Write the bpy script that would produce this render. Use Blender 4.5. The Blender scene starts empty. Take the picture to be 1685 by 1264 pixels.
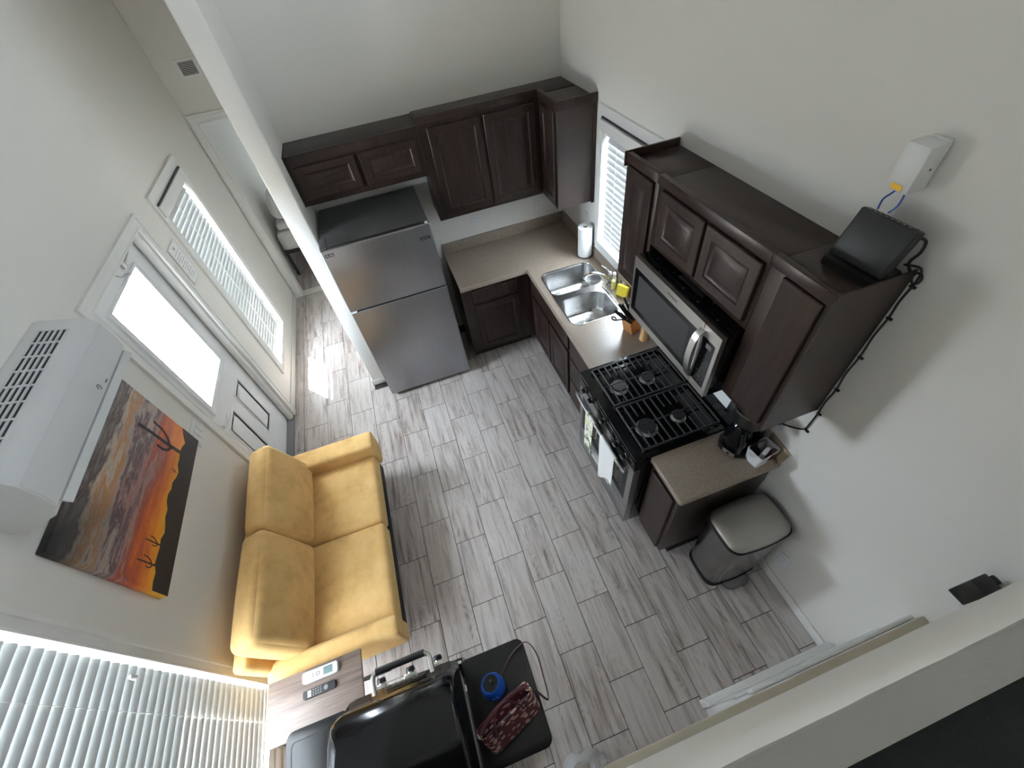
import bpy, bmesh, math, random
from mathutils import Vector, Matrix
random.seed(7)
R = math.radians
S = bpy.context.scene
COL = S.collection
W = 3.161            # left wall at x = -W, right wall at x = 0, back wall at y = 0, floor z = 0
TOPZ = 3.6
# ------------------------------------------------------------------ camera
cam = bpy.data.objects.new('camera', bpy.data.cameras.new('camera'))
COL.objects.link(cam)
S.camera = cam
cam.data.sensor_width = 36.0
cam.data.sensor_fit = 'HORIZONTAL'
cam.data.lens = 697.33 / 1685 * 36
cam.data.clip_start = 0.01
ya, pi_, ro = R(11.4737), R(-48.9738), R(-9.7193)
fw = Vector((math.sin(ya)*math.cos(pi_), math.cos(ya)*math.cos(pi_), math.sin(pi_)))
rt = Vector((math.cos(ya), -math.sin(ya), 0)); up = rt.cross(fw)
r2 = math.cos(ro)*rt + math.sin(ro)*up; u2 = -math.sin(ro)*rt + math.cos(ro)*up
mm = Matrix((r2, u2, -fw)).transposed().to_4x4(); mm.translation = Vector((-1.576, -3.7547, 3.1386))
cam.matrix_world = mm
# ------------------------------------------------------------------ world, sun, daylight portals, exposure
SKY = 50.0
SUN = 160.0
EXPO = 0.12
wd = bpy.data.worlds.new('world'); S.world = wd; wd.use_nodes = True
bg = wd.node_tree.nodes['Background']
bg.inputs['Color'].default_value = (0.77, 0.885, 1.0, 1); bg.inputs['Strength'].default_value = SKY
sl = bpy.data.lights.new('sun', 'SUN'); sl.energy = SUN; sl.angle = R(0.6); sl.color = (1, .95, .88)
so = bpy.data.objects.new('sun', sl); COL.objects.link(so)
SUND = Vector((.44, -.5, -1)).normalized()
so.rotation_euler = (-SUND).to_track_quat('Z', 'Y').to_euler()
def portal(name, loc, look, sx, sy):
    l = bpy.data.lights.new(name, 'AREA'); l.shape = 'RECTANGLE'; l.size = sx; l.size_y = sy
    l.cycles.is_portal = True
    o = bpy.data.objects.new(name, l); COL.objects.link(o); o.location = loc
    z = -Vector(look); x = Vector((0, 1, 0)) if abs(z.y) < .5 else Vector((1, 0, 0)); y = z.cross(x)
    o.matrix_world = Matrix.Translation(loc) @ Matrix((x, y, z)).transposed().to_4x4()
portal('portal_hall_window', (-W-.155, .243, 1.1), (1, 0, 0), .72, 1.62)
portal('portal_door', (-W-.155, -1.05, 1.46), (1, 0, 0), .52, .86)
portal('portal_big_window', (-W-.155, -3.4, 1.1), (1, 0, 0), 1.0, 1.72)
portal('portal_sink_window', (.155, -1.1, 1.53), (-1, 0, 0), .66, .88)
portal('portal_fill_slot', (.155, -3.2, 3.2225), (-1, 0, 0), 3.6, .105)  # unseen strip opening, added to brighten the upper walls
portal('portal_bedroom_fill', (-W-.155, 3.6, 1.45), (1, 0, 0), .6, .7)  # serves the added, unseen bedroom opening
vs = S.view_settings
vs.view_transform = 'Standard'; vs.look = 'None'; vs.gamma = 1; vs.exposure = EXPO; vs.use_curve_mapping = False
S.cycles.max_bounces = 14; S.cycles.diffuse_bounces = 7; S.cycles.transparent_max_bounces = 16
S.cycles.sample_clamp_indirect = 8
S.cycles.caustics_reflective = False; S.cycles.caustics_refractive = False

# ------------------------------------------------------------------ materials
def nm(name):
    m = bpy.data.materials.new(name); m.use_nodes = True
    return m, m.node_tree, m.node_tree.nodes['Principled BSDF']
def nd(t, kind, **kw):
    n = t.nodes.new(kind)
    for k, v in kw.items(): setattr(n, k, v)
    return n
def sv(n, **kw):
    for k, v in kw.items(): n.inputs[k.replace('_', ' ')].default_value = v
    return n
def ramp(t, fac, stops, interp='LINEAR'):
    r = nd(t, 'ShaderNodeValToRGB'); e = r.color_ramp.elements; r.color_ramp.interpolation = interp
    while len(e) < len(stops): e.new(.5)
    for i, (p, c) in enumerate(stops): e[i].position = p; e[i].color = (*c, 1)
    t.links.new(fac, r.inputs['Fac']); return r.outputs['Color']
def bump(t, b, h, strength, dist=.002):
    n = nd(t, 'ShaderNodeBump'); n.inputs['Strength'].default_value = strength; n.inputs['Distance'].default_value = dist
    t.links.new(h, n.inputs['Height']); t.links.new(n.outputs[0], b.inputs['Normal'])
def noise(t, scale, detail=3, vec=None, rough=.5, dist=0):
    n = nd(t, 'ShaderNodeTexNoise'); sv(n, Scale=scale, Detail=detail, Roughness=rough, Distortion=dist)
    if vec is not None: t.links.new(vec, n.inputs['Vector'])
    return n.outputs['Fac']
def mapped(t, scale=(1, 1, 1), rnd=0):
    c = nd(t, 'ShaderNodeTexCoord'); mp = nd(t, 'ShaderNodeMapping'); mp.inputs['Scale'].default_value = scale
    t.links.new(c.outputs['Object'], mp.inputs['Vector'])
    if rnd:
        oi = nd(t, 'ShaderNodeObjectInfo'); ml = nd(t, 'ShaderNodeMath', operation='MULTIPLY'); ml.inputs[1].default_value = rnd
        t.links.new(oi.outputs['Random'], ml.inputs[0])
        cx = nd(t, 'ShaderNodeCombineXYZ'); t.links.new(ml.outputs[0], cx.inputs[0]); t.links.new(ml.outputs[0], cx.inputs[1])
        t.links.new(cx.outputs[0], mp.inputs['Location'])
    return mp.outputs[0]
def plain(name, col, rough=.5, metal=0, spec=.5, bs=0, bst=.1, coat=0, vary=0, vs_=8):
    m, t, b = nm(name)
    sv(b, Base_Color=(*col, 1), Roughness=rough, Metallic=metal); b.inputs['Specular IOR Level'].default_value = spec
    if coat: b.inputs['Coat Weight'].default_value = coat; b.inputs['Coat Roughness'].default_value = .06
    if bs or vary:
        v = mapped(t)
        if bs: bump(t, b, noise(t, bs, 3, v), bst)
        if vary:
            t.links.new(ramp(t, noise(t, vs_, 3, v), [(.3, tuple(c*(1-vary) for c in col)), (.7, tuple(min(1, c*(1+vary)) for c in col))]), b.inputs['Base Color'])
    return m
def wood(name, c0, c1, scale, rough=.4, st=.15, c2=None, spec=.5):
    m, t, b = nm(name); v = mapped(t, scale, 3)
    f = noise(t, 1, 5, v, .6, .6)
    t.links.new(ramp(t, f, [(.3, c0), (.7, c1)] if c2 is None else [(.25, c0), (.5, c1), (.75, c2)]), b.inputs['Base Color'])
    sv(b, Roughness=rough); b.inputs['Specular IOR Level'].default_value = spec; bump(t, b, f, st, .001)
    return m
m_wall = plain('wall_paint', (.80, .785, .745), .75, spec=.25, bs=140, bst=.12)
m_ceil = plain('ceiling_paint', (.82, .81, .78), .8, spec=.2)
m_trim = plain('white_trim', (.80, .80, .78), .38, vary=.02)
m_door = plain('white_door', (.80, .81, .82), .42, vary=.015)
m_cab = wood('dark_cabinet_wood', (.015, .0085, .0065), (.038, .0235, .019), (38, 38, 3), .33, .12, spec=.32)
m_cabtop = plain('dark_cabinet_top', (.038, .026, .022), .38, spec=.35, vary=.12, vs_=5)
m_dark = plain('dark_recess', (.008, .007, .007), .7, vary=.1)
m_black = plain('black_plastic', (.008, .008, .009), .38, vary=.1)
m_blackgloss = plain('black_enamel', (.006, .006, .007), .14, spec=.35, coat=.1)
m_iron = plain('cast_iron', (.03, .03, .032), .42, bs=200, bst=.1)
m_burn = plain('burner_cap', (.02, .02, .022), .35, vary=.1)
m_alu = plain('brushed_aluminium', (.55, .55, .54), .35, 1, vary=.06, vs_=30)
m_chrome = plain('chrome', (.82, .82, .82), .09, 1)
m_white = plain('white_plastic', (.78, .79, .79), .32, vary=.01)
m_acwhite = plain('white_ac_plastic', (.72, .73, .74), .25, spec=.5, vary=.01)
m_grey = plain('grey_plastic', (.2, .2, .21), .4)
m_slot = plain('dark_slot', (.03, .03, .032), .6)
m_carpet = plain('black_carpet', (.006, .006, .006), .9, bs=300, bst=.5)
m_tealcloth = plain('teal_lining', (.015, .09, .11), .8, bs=100, bst=.2)
m_burg = plain('burgundy_leather', (.085, .018, .028), .4, bs=120, bst=.15)
m_gold = plain('pale_brass', (.75, .62, .42), .25, 1)
m_blue = plain('blue_shell', (.008, .09, .5), .35)
m_bluecable = plain('blue_cable', (.01, .06, .28), .4)
m_yellow = plain('yellow_sponge', (.85, .70, .06), .9, bs=90, bst=.6)
m_paper = plain('white_paper', (.85, .86, .86), .7, bs=60, bst=.05)
m_cardboard = plain('cardboard', (.34, .27, .19), .85, vary=.08)
m_ink = plain('grey_ink', (.42, .43, .45), .8)
m_yellowlab = plain('yellow_label', (.75, .45, .03), .6, vary=.1)
m_bed = plain('white_bedding', (.74, .73, .71), .85, bs=25, bst=.2)
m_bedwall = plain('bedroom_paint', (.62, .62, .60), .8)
m_beige = plain('beige_laminate', (.56, .50, .38), .5, vary=.06)
m_mat = plain('outside_ground_paving', (.42, .40, .37), .9, vary=.1, vs_=1)
m_sunblock = plain('sun_block_board', (.5, .48, .45), .8)  # board of the added overhang that blocks the sun
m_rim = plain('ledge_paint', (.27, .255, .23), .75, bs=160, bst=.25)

def make_counter():
    m, t, b = nm('speckled_counter'); v = mapped(t)
    n1 = noise(t, 260, 2, v); n2 = noise(t, 5, 2, v)
    c1 = ramp(t, n1, [(.35, (.19, .145, .11)), (.5, (.305, .25, .2)), (.66, (.40, .345, .29))])
    t.links.new(c1, b.inputs['Base Color']); sv(b, Roughness=.28); return m
m_counter = make_counter()
def make_steel(name, col, rough, sc, rv=.08, metal=1):
    m, t, b = nm(name); v = mapped(t, sc)
    n = noise(t, 1, 3, v)
    t.links.new(ramp(t, n, [(.3, tuple(c*.93 for c in col)), (.7, tuple(c*1.06 for c in col))]), b.inputs['Base Color'])
    mr = nd(t, 'ShaderNodeMapRange'); mr.inputs['To Min'].default_value = rough-rv; mr.inputs['To Max'].default_value = rough+rv
    t.links.new(n, mr.inputs['Value']); t.links.new(mr.outputs[0], b.inputs['Roughness']); sv(b, Metallic=metal); return m
m_fridge = make_steel('fridge_steel', (.36, .36, .375), .36, (300, 300, 3))
m_fridgetop = plain('fridge_grey_case', (.12, .122, .125), .45, .3, bs=400, bst=.1)
m_steel = make_steel('steel', (.60, .59, .56), .3, (3, 3, 300))
m_sink = make_steel('sink_steel', (.62, .62, .62), .24, (60, 60, 60), .05)
m_trash = make_steel('trash_steel', (.34, .34, .34), .24, (300, 300, 2), .05)
m_trashlid = make_steel('trash_lid_steel', (.44, .42, .39), .42, (6, 300, 6), .06)
m_rangesteel = make_steel('range_steel', (.50, .50, .51), .3, (300, 3, 300), .06)
def make_plank():
    m, t, b = nm('grey_wood_tile')
    v = mapped(t, (1, 1, 1), 41)
    mp = nd(t, 'ShaderNodeMapping'); mp.inputs['Scale'].default_value = (30, 2.4, 1); t.links.new(v, mp.inputs['Vector'])
    st = noise(t, 1, 6, mp.outputs[0], .6, .7)
    # cathedral figure: contour lines of a slow noise, only where a second slow noise allows it
    mp2 = nd(t, 'ShaderNodeMapping'); mp2.inputs['Scale'].default_value = (9.5, 2.3, 1); t.links.new(v, mp2.inputs['Vector'])
    n0 = noise(t, 1, 2.2, mp2.outputs[0], .45, .25)
    mu = nd(t, 'ShaderNodeMath', operation='MULTIPLY'); mu.inputs[1].default_value = 17; t.links.new(n0, mu.inputs[0])
    fr = nd(t, 'ShaderNodeMath', operation='PINGPONG'); fr.inputs[1].default_value = .5; t.links.new(mu.outputs[0], fr.inputs[0])
    mp3 = nd(t, 'ShaderNodeMapping'); mp3.inputs['Scale'].default_value = (11, 2, 1); mp3.inputs['Location'].default_value = (3, 9, 2); t.links.new(v, mp3.inputs['Vector'])
    msk = nd(t, 'ShaderNodeMapRange'); sv(msk, From_Min=.46, From_Max=.62, To_Min=.04, To_Max=.30); t.links.new(noise(t, 1, 1, mp3.outputs[0]), msk.inputs['Value'])
    a = nd(t, 'ShaderNodeMath', operation='MULTIPLY'); t.links.new(fr.outputs[0], a.inputs[0]); t.links.new(msk.outputs[0], a.inputs[1])
    ad = nd(t, 'ShaderNodeMath', operation='ADD'); t.links.new(a.outputs[0], ad.inputs[0]); t.links.new(st, ad.inputs[1])
    oi = nd(t, 'ShaderNodeObjectInfo')
    md = nd(t, 'ShaderNodeMath', operation='MULTIPLY_ADD'); md.inputs[1].default_value = .10; md.inputs[2].default_value = -.09
    t.links.new(oi.outputs['Random'], md.inputs[0])
    ad2 = nd(t, 'ShaderNodeMath', operation='ADD'); t.links.new(ad.outputs[0], ad2.inputs[0]); t.links.new(md.outputs[0], ad2.inputs[1])
    c = ramp(t, ad2.outputs[0], [(.27, (.22, .175, .155)), (.39, (.40, .35, .325)), (.53, (.53, .485, .46)), (.72, (.59, .555, .53))])
    t.links.new(c, b.inputs['Base Color'])
    mr = nd(t, 'ShaderNodeMapRange'); mr.inputs['To Min'].default_value = .52; mr.inputs['To Max'].default_value = .38
    t.links.new(st, mr.inputs['Value']); t.links.new(mr.outputs[0], b.inputs['Roughness'])
    bump(t, b, ad.outputs[0], .12, .0012); return m
m_plank = make_plank()
m_grout = plain('grout', (.035, .03, .028), .9, vary=.1)
def make_fabric():
    m, t, b = nm('mustard_fabric'); v = mapped(t)
    n1 = noise(t, 420, 2, v); n2 = noise(t, 7, 4, v, .6)
    mx = nd(t, 'ShaderNodeMath', operation='MULTIPLY_ADD'); mx.inputs[1].default_value = .35; t.links.new(n1, mx.inputs[0]); t.links.new(n2, mx.inputs[2])
    t.links.new(ramp(t, mx.outputs[0], [(.4, (.48, .29, .105)), (.68, (.68, .435, .17)), (.95, (.77, .52, .23))]), b.inputs['Base Color'])
    sv(b, Roughness=.88); b.inputs['Sheen Weight'].default_value = .35; b.inputs['Sheen Tint'].default_value = (1, .85, .55, 1)
    b.inputs['Specular IOR Level'].default_value = .2
    bump(t, b, mx.outputs[0], .25, .002); return m
m_fabric = make_fabric()
m_tabletop = wood('walnut_laminate', (.10, .066, .05), (.185, .135, .11), (3, 60, 60), .46, .05, c2=(.27, .21, .18))
m_blockwood = wood('warm_wood', (.42, .17, .05), (.62, .30, .11), (60, 60, 4), .45, .05)
m_millwood = wood('striped_wood', (.30, .11, .035), (.62, .36, .16), (30, 30, 1), .45, .05, c2=(.72, .55, .33))
def make_glass():
    m, t, b = nm('window_glass'); t.nodes.remove(b)
    o = t.nodes['Material Output']; tr = nd(t, 'ShaderNodeBsdfTransparent'); gl = nd(t, 'ShaderNodeBsdfGlossy'); gl.inputs['Roughness'].default_value = .02
    mx = nd(t, 'ShaderNodeMixShader'); mx.inputs[0].default_value = .07
    t.links.new(tr.outputs[0], mx.inputs[1]); t.links.new(gl.outputs[0], mx.inputs[2]); t.links.new(mx.outputs[0], o.inputs[0]); return m
m_glass = make_glass()
def make_film(name, mixf, col):
    m, t, b = nm(name); o = t.nodes['Material Output']; sv(b, Base_Color=(*col, 1), Roughness=.12)
    tr = nd(t, 'ShaderNodeBsdfTransparent'); mx = nd(t, 'ShaderNodeMixShader'); mx.inputs[0].default_value = mixf
    t.links.new(tr.outputs[0], mx.inputs[1]); t.links.new(b.outputs[0], mx.inputs[2]); t.links.new(mx.outputs[0], o.inputs[0]); return m
m_film = make_film('clear_plastic_film', .4, (.8, .82, .83))
m_soap = make_film('yellow_soap', .75, (.85, .8, .02))
m_clear = make_film('clear_bottle', .3, (.8, .82, .82))
def make_slat(name, k):
    m, t, b = nm(name); o = t.nodes['Material Output']; sv(b, Base_Color=(.62, .64, .64, 1), Roughness=.4)
    tl = nd(t, 'ShaderNodeBsdfTranslucent'); tl.inputs['Color'].default_value = (.85, .9, .92, 1)
    mx = nd(t, 'ShaderNodeMixShader'); mx.inputs[0].default_value = k
    t.links.new(b.outputs[0], mx.inputs[1]); t.links.new(tl.outputs[0], mx.inputs[2]); t.links.new(mx.outputs[0], o.inputs[0]); return m
m_slat = make_slat('white_vinyl_slat', .004)
m_slatb = make_slat('white_vinyl_slat_wide', .006)
def make_picture():
    m, t, b = nm('painted_sunset_canvas')
    c = nd(t, 'ShaderNodeTexCoord'); sp = nd(t, 'ShaderNodeSeparateXYZ'); t.links.new(c.outputs['Object'], sp.inputs[0])
    # canvas is .92 wide (y) by .60 high (z), object origin at its centre
    mp = nd(t, 'ShaderNodeMapping'); mp.inputs['Scale'].default_value = (1, 2.6, 15); mp.inputs['Rotation'].default_value = (R(5), 0, 0)
    t.links.new(c.outputs['Object'], mp.inputs['Vector'])
    n1 = noise(t, 1.0, 8, mp.outputs[0], .70, .25)
    h = nd(t, 'ShaderNodeMath', operation='MULTIPLY_ADD'); h.inputs[1].default_value = 1/.6; h.inputs[2].default_value = .5; t.links.new(sp.outputs['Z'], h.inputs[0])
    w = nd(t, 'ShaderNodeMath', operation='MULTIPLY_ADD'); w.inputs[1].default_value = .95; w.inputs[2].default_value = -.475; t.links.new(n1, w.inputs[0])
    # the swirl fades out towards the horizon
    f = nd(t, 'ShaderNodeMath', operation='MULTIPLY'); t.links.new(w.outputs[0], f.inputs[0])
    hc = nd(t, 'ShaderNodeMapRange'); sv(hc, From_Min=.12, From_Max=.5, To_Min=.15, To_Max=1.0); t.links.new(h.outputs[0], hc.inputs['Value']); t.links.new(hc.outputs[0], f.inputs[1])
    ad = nd(t, 'ShaderNodeMath', operation='ADD'); t.links.new(h.outputs[0], ad.inputs[0]); t.links.new(f.outputs[0], ad.inputs[1])
    col = ramp(t, ad.outputs[0], [(.10, (.75, .42, .02)), (.22, (.72, .24, .02)), (.33, (.50, .10, .02)), (.42, (.28, .06, .04)), (.50, (.35, .21, .19)),
                                  (.58, (.085, .05, .065)), (.66, (.40, .33, .30)), (.74, (.42, .20, .07)), (.82, (.50, .42, .35)), (.90, (.09, .06, .06)), (1.0, (.22, .19, .17))])
    # dark corner at upper far end
    yy = nd(t, 'ShaderNodeMapRange'); sv(yy, From_Min=-.40, From_Max=-.12, To_Min=0, To_Max=1); t.links.new(sp.outputs['Y'], yy.inputs['Value'])
    zz = nd(t, 'ShaderNodeMapRange'); sv(zz, From_Min=.02, From_Max=.30, To_Min=1, To_Max=0); t.links.new(sp.outputs['Z'], zz.inputs['Value'])
    mxm = nd(t, 'ShaderNodeMath', operation='MAXIMUM'); t.links.new(yy.outputs[0], mxm.inputs[0]); t.links.new(zz.outputs[0], mxm.inputs[1])
    mc = nd(t, 'ShaderNodeMix', data_type='RGBA'); mc.inputs['A'].default_value = (.008, .007, .008, 1)
    t.links.new(mxm.outputs[0], mc.inputs['Factor']); t.links.new(col, mc.inputs['B'])
    t.links.new(mc.outputs['Result'], b.inputs['Base Color']); sv(b, Roughness=.55); bump(t, b, n1, .2, .001); return m
m_pic = make_picture()
m_picdark = plain('painted_silhouette', (.012, .009, .011), .5, vary=.2)
def make_bagprint():
    m, t, b = nm('burgundy_dash_print'); v = mapped(t, (34, 34, 90))
    vo = nd(t, 'ShaderNodeTexVoronoi'); vo.inputs['Scale'].default_value = 1; t.links.new(v, vo.inputs['Vector'])
    t.links.new(ramp(t, vo.outputs['Distance'], [(.36, (.62, .42, .36)), (.42, (.10, .018, .03))]), b.inputs['Base Color']); sv(b, Roughness=.6); return m
m_bagprint = make_bagprint()
def make_towelprint():
    m, t, b = nm('lemon_print_cloth'); v = mapped(t, (16, 16, 11))
    n1 = noise(t, 1, 2, v)
    t.links.new(ramp(t, n1, [(.40, (.16, .25, .10)), (.46, (.8, .8, .72)), (.56, (.82, .82, .78)), (.62, (.75, .68, .18))]), b.inputs['Base Color']); sv(b, Roughness=.9); return m
m_towelprint = make_towelprint()

# ------------------------------------------------------------------ mesh helpers
ORG = {}
def uniq_mesh(bm, name):
    me = bpy.data.meshes.new(name); bm.normal_update(); bm.to_mesh(me); bm.free(); return me
class MB:
    def __init__(s, T=None): s.bm = bmesh.new(); s.T = T or Matrix()
    def v(s, p): return s.bm.verts.new(s.T @ Vector(p))
    def face(s, vs_):
        try: return s.bm.faces.new(vs_)
        except ValueError: return None
    def bev(s, geom, w, seg=2):
        bmesh.ops.bevel(s.bm, geom=geom, offset=w, segments=seg, affect='EDGES', profile=.5, clamp_overlap=True)
    def box(s, x0, x1, y0, y1, z0, z1, b=0, seg=2):
        if x0 > x1: x0, x1 = x1, x0
        if y0 > y1: y0, y1 = y1, y0
        if z0 > z1: z0, z1 = z1, z0
        p = [s.v(q) for q in ((x0,y0,z0),(x1,y0,z0),(x1,y1,z0),(x0,y1,z0),(x0,y0,z1),(x1,y0,z1),(x1,y1,z1),(x0,y1,z1))]
        fs = [s.face([p[i] for i in f]) for f in ((0,3,2,1),(4,5,6,7),(0,1,5,4),(1,2,6,5),(2,3,7,6),(3,0,4,7))]
        if b: s.bev(list({e for f in fs for e in f.edges}), b, seg)
        return s
    def rings(s, rs, cap=True, closed=True, loop=False):
        vr = [[s.v(q) for q in r] for r in rs]; n = len(vr[0])
        for i in range(len(vr) - (0 if loop else 1)):
            a, c = vr[i], vr[(i+1) % len(vr)]
            for j in range(n if closed else n-1): s.face([a[j], a[(j+1) % n], c[(j+1) % n], c[j]])
        if cap and not loop: s.face(vr[0][::-1]); s.face(vr[-1])
        return s
    def cyl(s, p0, p1, r0, r1=None, seg=18, cap=True):
        r1 = r0 if r1 is None else r1; p0, p1 = Vector(p0), Vector(p1); d = (p1-p0).normalized()
        a = d.orthogonal().normalized(); c = d.cross(a)
        return s.rings([[tuple(p + r*(math.cos(2*math.pi*k/seg)*a + math.sin(2*math.pi*k/seg)*c)) for k in range(seg)] for p, r in ((p0, r0), (p1, r1))], cap)
    def lathe(s, prof, c, seg=24, axis=(0,0,1), cap=True):
        d = Vector(axis).normalized(); a = d.orthogonal().normalized(); e = d.cross(a); c = Vector(c)
        return s.rings([[tuple(c + h*d + r*(math.cos(2*math.pi*k/seg)*a + math.sin(2*math.pi*k/seg)*e)) for k in range(seg)] for r, h in prof], cap)
    def tube(s, pts, r, seg=8, smooth=3, loop=False):
        P = [Vector(p) for p in pts]
        if smooth and len(P) > 2:
            Q = []
            for i in range(len(P)-1):
                a, b_, c, d = P[max(i-1, 0)], P[i], P[i+1], P[min(i+2, len(P)-1)]
                for k in range(smooth):
                    t = k/smooth
                    Q.append(.5*((2*b_) + (c-a)*t + (2*a-5*b_+4*c-d)*t*t + (3*b_-a-3*c+d)*t**3))
            P = Q + [P[-1]]
        rs = []; n0 = None
        for i, p in enumerate(P):
            d = (P[min(i+1, len(P)-1)] - P[max(i-1, 0)]).normalized()
            n0 = d.orthogonal().normalized() if n0 is None else (n0 - d*n0.dot(d)).normalized()
            c = d.cross(n0); rr = r[0] if isinstance(r, tuple) else r; r_2 = r[1] if isinstance(r, tuple) else r
            rs.append([tuple(p + rr*math.cos(2*math.pi*k/seg)*n0 + r_2*math.sin(2*math.pi*k/seg)*c) for k in range(seg)])
        return s.rings(rs)
    def plate(s, outer, holes, F, w0, w1):
        loops = [outer] + list(holes); top = []; bot = []
        for w, store in ((w1, top), (w0, bot)):
            es = []
            for lp in loops:
                vs_ = [s.v(F(u, v, w)) for u, v in lp]; store.append(vs_)
                es += [s.bm.edges.new((vs_[i], vs_[(i+1) % len(vs_)])) for i in range(len(vs_))]
            bmesh.ops.triangle_fill(s.bm, use_beauty=True, use_dissolve=False, edges=es)
        for a, c in zip(top, bot):
            for i in range(len(a)): s.face([a[i], a[(i+1) % len(a)], c[(i+1) % len(a)], c[i]])
        bmesh.ops.recalc_face_normals(s.bm, faces=s.bm.faces[:]); return s
    def door(s, u0, u1, v0, v1, F, th=.02, raised=True, fr=.05, b=.004):
        prof = [(0, 0), (0, th-b), (b, th)]
        if raised: prof += [(fr, th), (fr+.004, th-.004), (fr+.010, th-.007), (fr+.016, th-.009), (fr+.020, th-.009), (fr+.042, th-.001), (fr+.046, th)]
        rs = [[F(u0+i, v0+i, w), F(u1-i, v0+i, w), F(u1-i, v1-i, w), F(u0+i, v1-i, w)] for i, w in prof]
        s.rings(rs); bmesh.ops.recalc_face_normals(s.bm, faces=s.bm.faces[:]); return s
    def cushion(s, c, h, r, puff=(0, 0, 0), n=14):
        """rounded pillow box: centre c, half sizes h, edge radius r, extra swell per axis"""
        c, h = Vector(c), Vector(h); idx = {}
        def pt(q):
            k = tuple(round(x, 5) for x in q)
            if k in idx: return idx[k]
            p = Vector((q[0]*h.x, q[1]*h.y, q[2]*h.z)); inn = Vector([max(-h[i]+r, min(h[i]-r, p[i])) for i in range(3)])
            d = p-inn
            if d.length > 1e-9: p = inn + d.normalized()*min(r, d.length if d.length < r else r)
            for ax in range(3):
                o = [i for i in range(3) if i != ax]
                p[ax] += puff[ax]*q[ax]*(1-q[o[0]]**2)*(1-q[o[1]]**2)
            idx[k] = s.v(c+p); return idx[k]
        g = [math.sin((2*i/n-1)*math.pi/2) for i in range(n+1)]
        for ax in range(3):
            o = [i for i in range(3) if i != ax]
            for sg in (-1, 1):
                for i in range(n):
                    for j in range(n):
                        q = []
                        for a, b_ in ((i, j), (i+1, j), (i+1, j+1), (i, j+1)):
                            w = [0, 0, 0]; w[ax] = sg; w[o[0]] = g[a]; w[o[1]] = g[b_]; q.append(pt(w))
                        s.face(q)
        bmesh.ops.recalc_face_normals(s.bm, faces=s.bm.faces[:]); return s
    def sheet(s, grid, th):
        """grid of points thickened along its normal"""
        n, m_ = len(grid), len(grid[0]); P = [[Vector(p) for p in r] for r in grid]; A = []; B = []
        for i in range(n):
            ra = []; rb = []
            for j in range(m_):
                du = P[min(i+1, n-1)][j]-P[max(i-1, 0)][j]; dv = P[i][min(j+1, m_-1)]-P[i][max(j-1, 0)]
                nn = du.cross(dv).normalized()*th/2; ra.append(s.v(P[i][j]+nn)); rb.append(s.v(P[i][j]-nn))
            A.append(ra); B.append(rb)
        for i in range(n-1):
            for j in range(m_-1):
                s.face([A[i][j], A[i+1][j], A[i+1][j+1], A[i][j+1]]); s.face([B[i][j], B[i][j+1], B[i+1][j+1], B[i+1][j]])
        bd = [(i, 0) for i in range(n)] + [(n-1, j) for j in range(1, m_)] + [(i, m_-1) for i in range(n-2, -1, -1)] + [(0, j) for j in range(m_-2, 0, -1)]
        for k in range(len(bd)):
            a, c = bd[k], bd[(k+1) % len(bd)]; s.face([A[a[0]][a[1]], A[c[0]][c[1]], B[c[0]][c[1]], B[a[0]][a[1]]])
        bmesh.ops.recalc_face_normals(s.bm, faces=s.bm.faces[:]); return s
    def build(s, name, mat, parent=None, smooth=35, label=None, cat=None, group=None, kind=None):
        vs_ = s.bm.verts; lo = Vector([min(v.co[i] for v in vs_) for i in range(3)]); hi = Vector([max(v.co[i] for v in vs_) for i in range(3)])
        o0 = (lo+hi)/2
        if parent is None: o0.z = lo.z
        for v in vs_: v.co -= o0
        bmesh.ops.recalc_face_normals(s.bm, faces=s.bm.faces[:])
        me = uniq_mesh(s.bm, name); me.materials.append(mat)
        if smooth: me.shade_smooth(); me.set_sharp_from_angle(angle=R(smooth))
        o = bpy.data.objects.new(name, me); COL.objects.link(o); ORG[o.name] = o0
        if parent is not None: o.parent = parent; o.location = o0 - ORG[parent.name]
        else: o.location = o0
        tag(o, label, cat, group, kind); return o
def tag(o, label=None, cat=None, group=None, kind=None):
    for k, v in (('label', label), ('category', cat), ('group', group), ('kind', kind)):
        if v: o[k] = v
    return o
def thing(name, label, cat, loc, group=None):
    o = bpy.data.objects.new(name, None); o.empty_display_size = .05; COL.objects.link(o); o.location = loc; ORG[o.name] = Vector(loc)
    return tag(o, label, cat, group)
def structure(name, loc):
    o = bpy.data.objects.new(name, None); o.empty_display_size = .05; COL.objects.link(o); o.location = loc; ORG[o.name] = Vector(loc)
    return tag(o, kind='structure')
def shifted(src, parent, d):
    """a copy of a part moved by d, under the same thing"""
    c = src.copy(); COL.objects.link(c); c.parent = parent; c.location = src.location + Vector(d); ORG[c.name] = ORG[src.name] + Vector(d)
    return c
def text(name, s, size, mat, parent, origin, ux, uy, ext=.0004, shear=0, align='CENTER'):
    cu = bpy.data.curves.new(name, 'FONT'); cu.body = s; cu.size = size; cu.extrude = ext; cu.align_x = align; cu.align_y = 'CENTER'; cu.shear = shear
    cu.resolution_u = 3
    t = bpy.data.objects.new('tmp', cu); COL.objects.link(t)
    me = bpy.data.meshes.new_from_object(t.evaluated_get(bpy.context.evaluated_depsgraph_get())); bpy.data.objects.remove(t)
    ux, uy = Vector(ux).normalized(), Vector(uy).normalized()
    M = Matrix((ux, uy, ux.cross(uy))).transposed().to_4x4(); me.transform(M); me.materials.clear(); me.materials.append(mat)
    o = bpy.data.objects.new(name, me); COL.objects.link(o); o.parent = parent; o.location = Vector(origin) - ORG[parent.name]; ORG[o.name] = Vector(origin)
    return o
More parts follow.
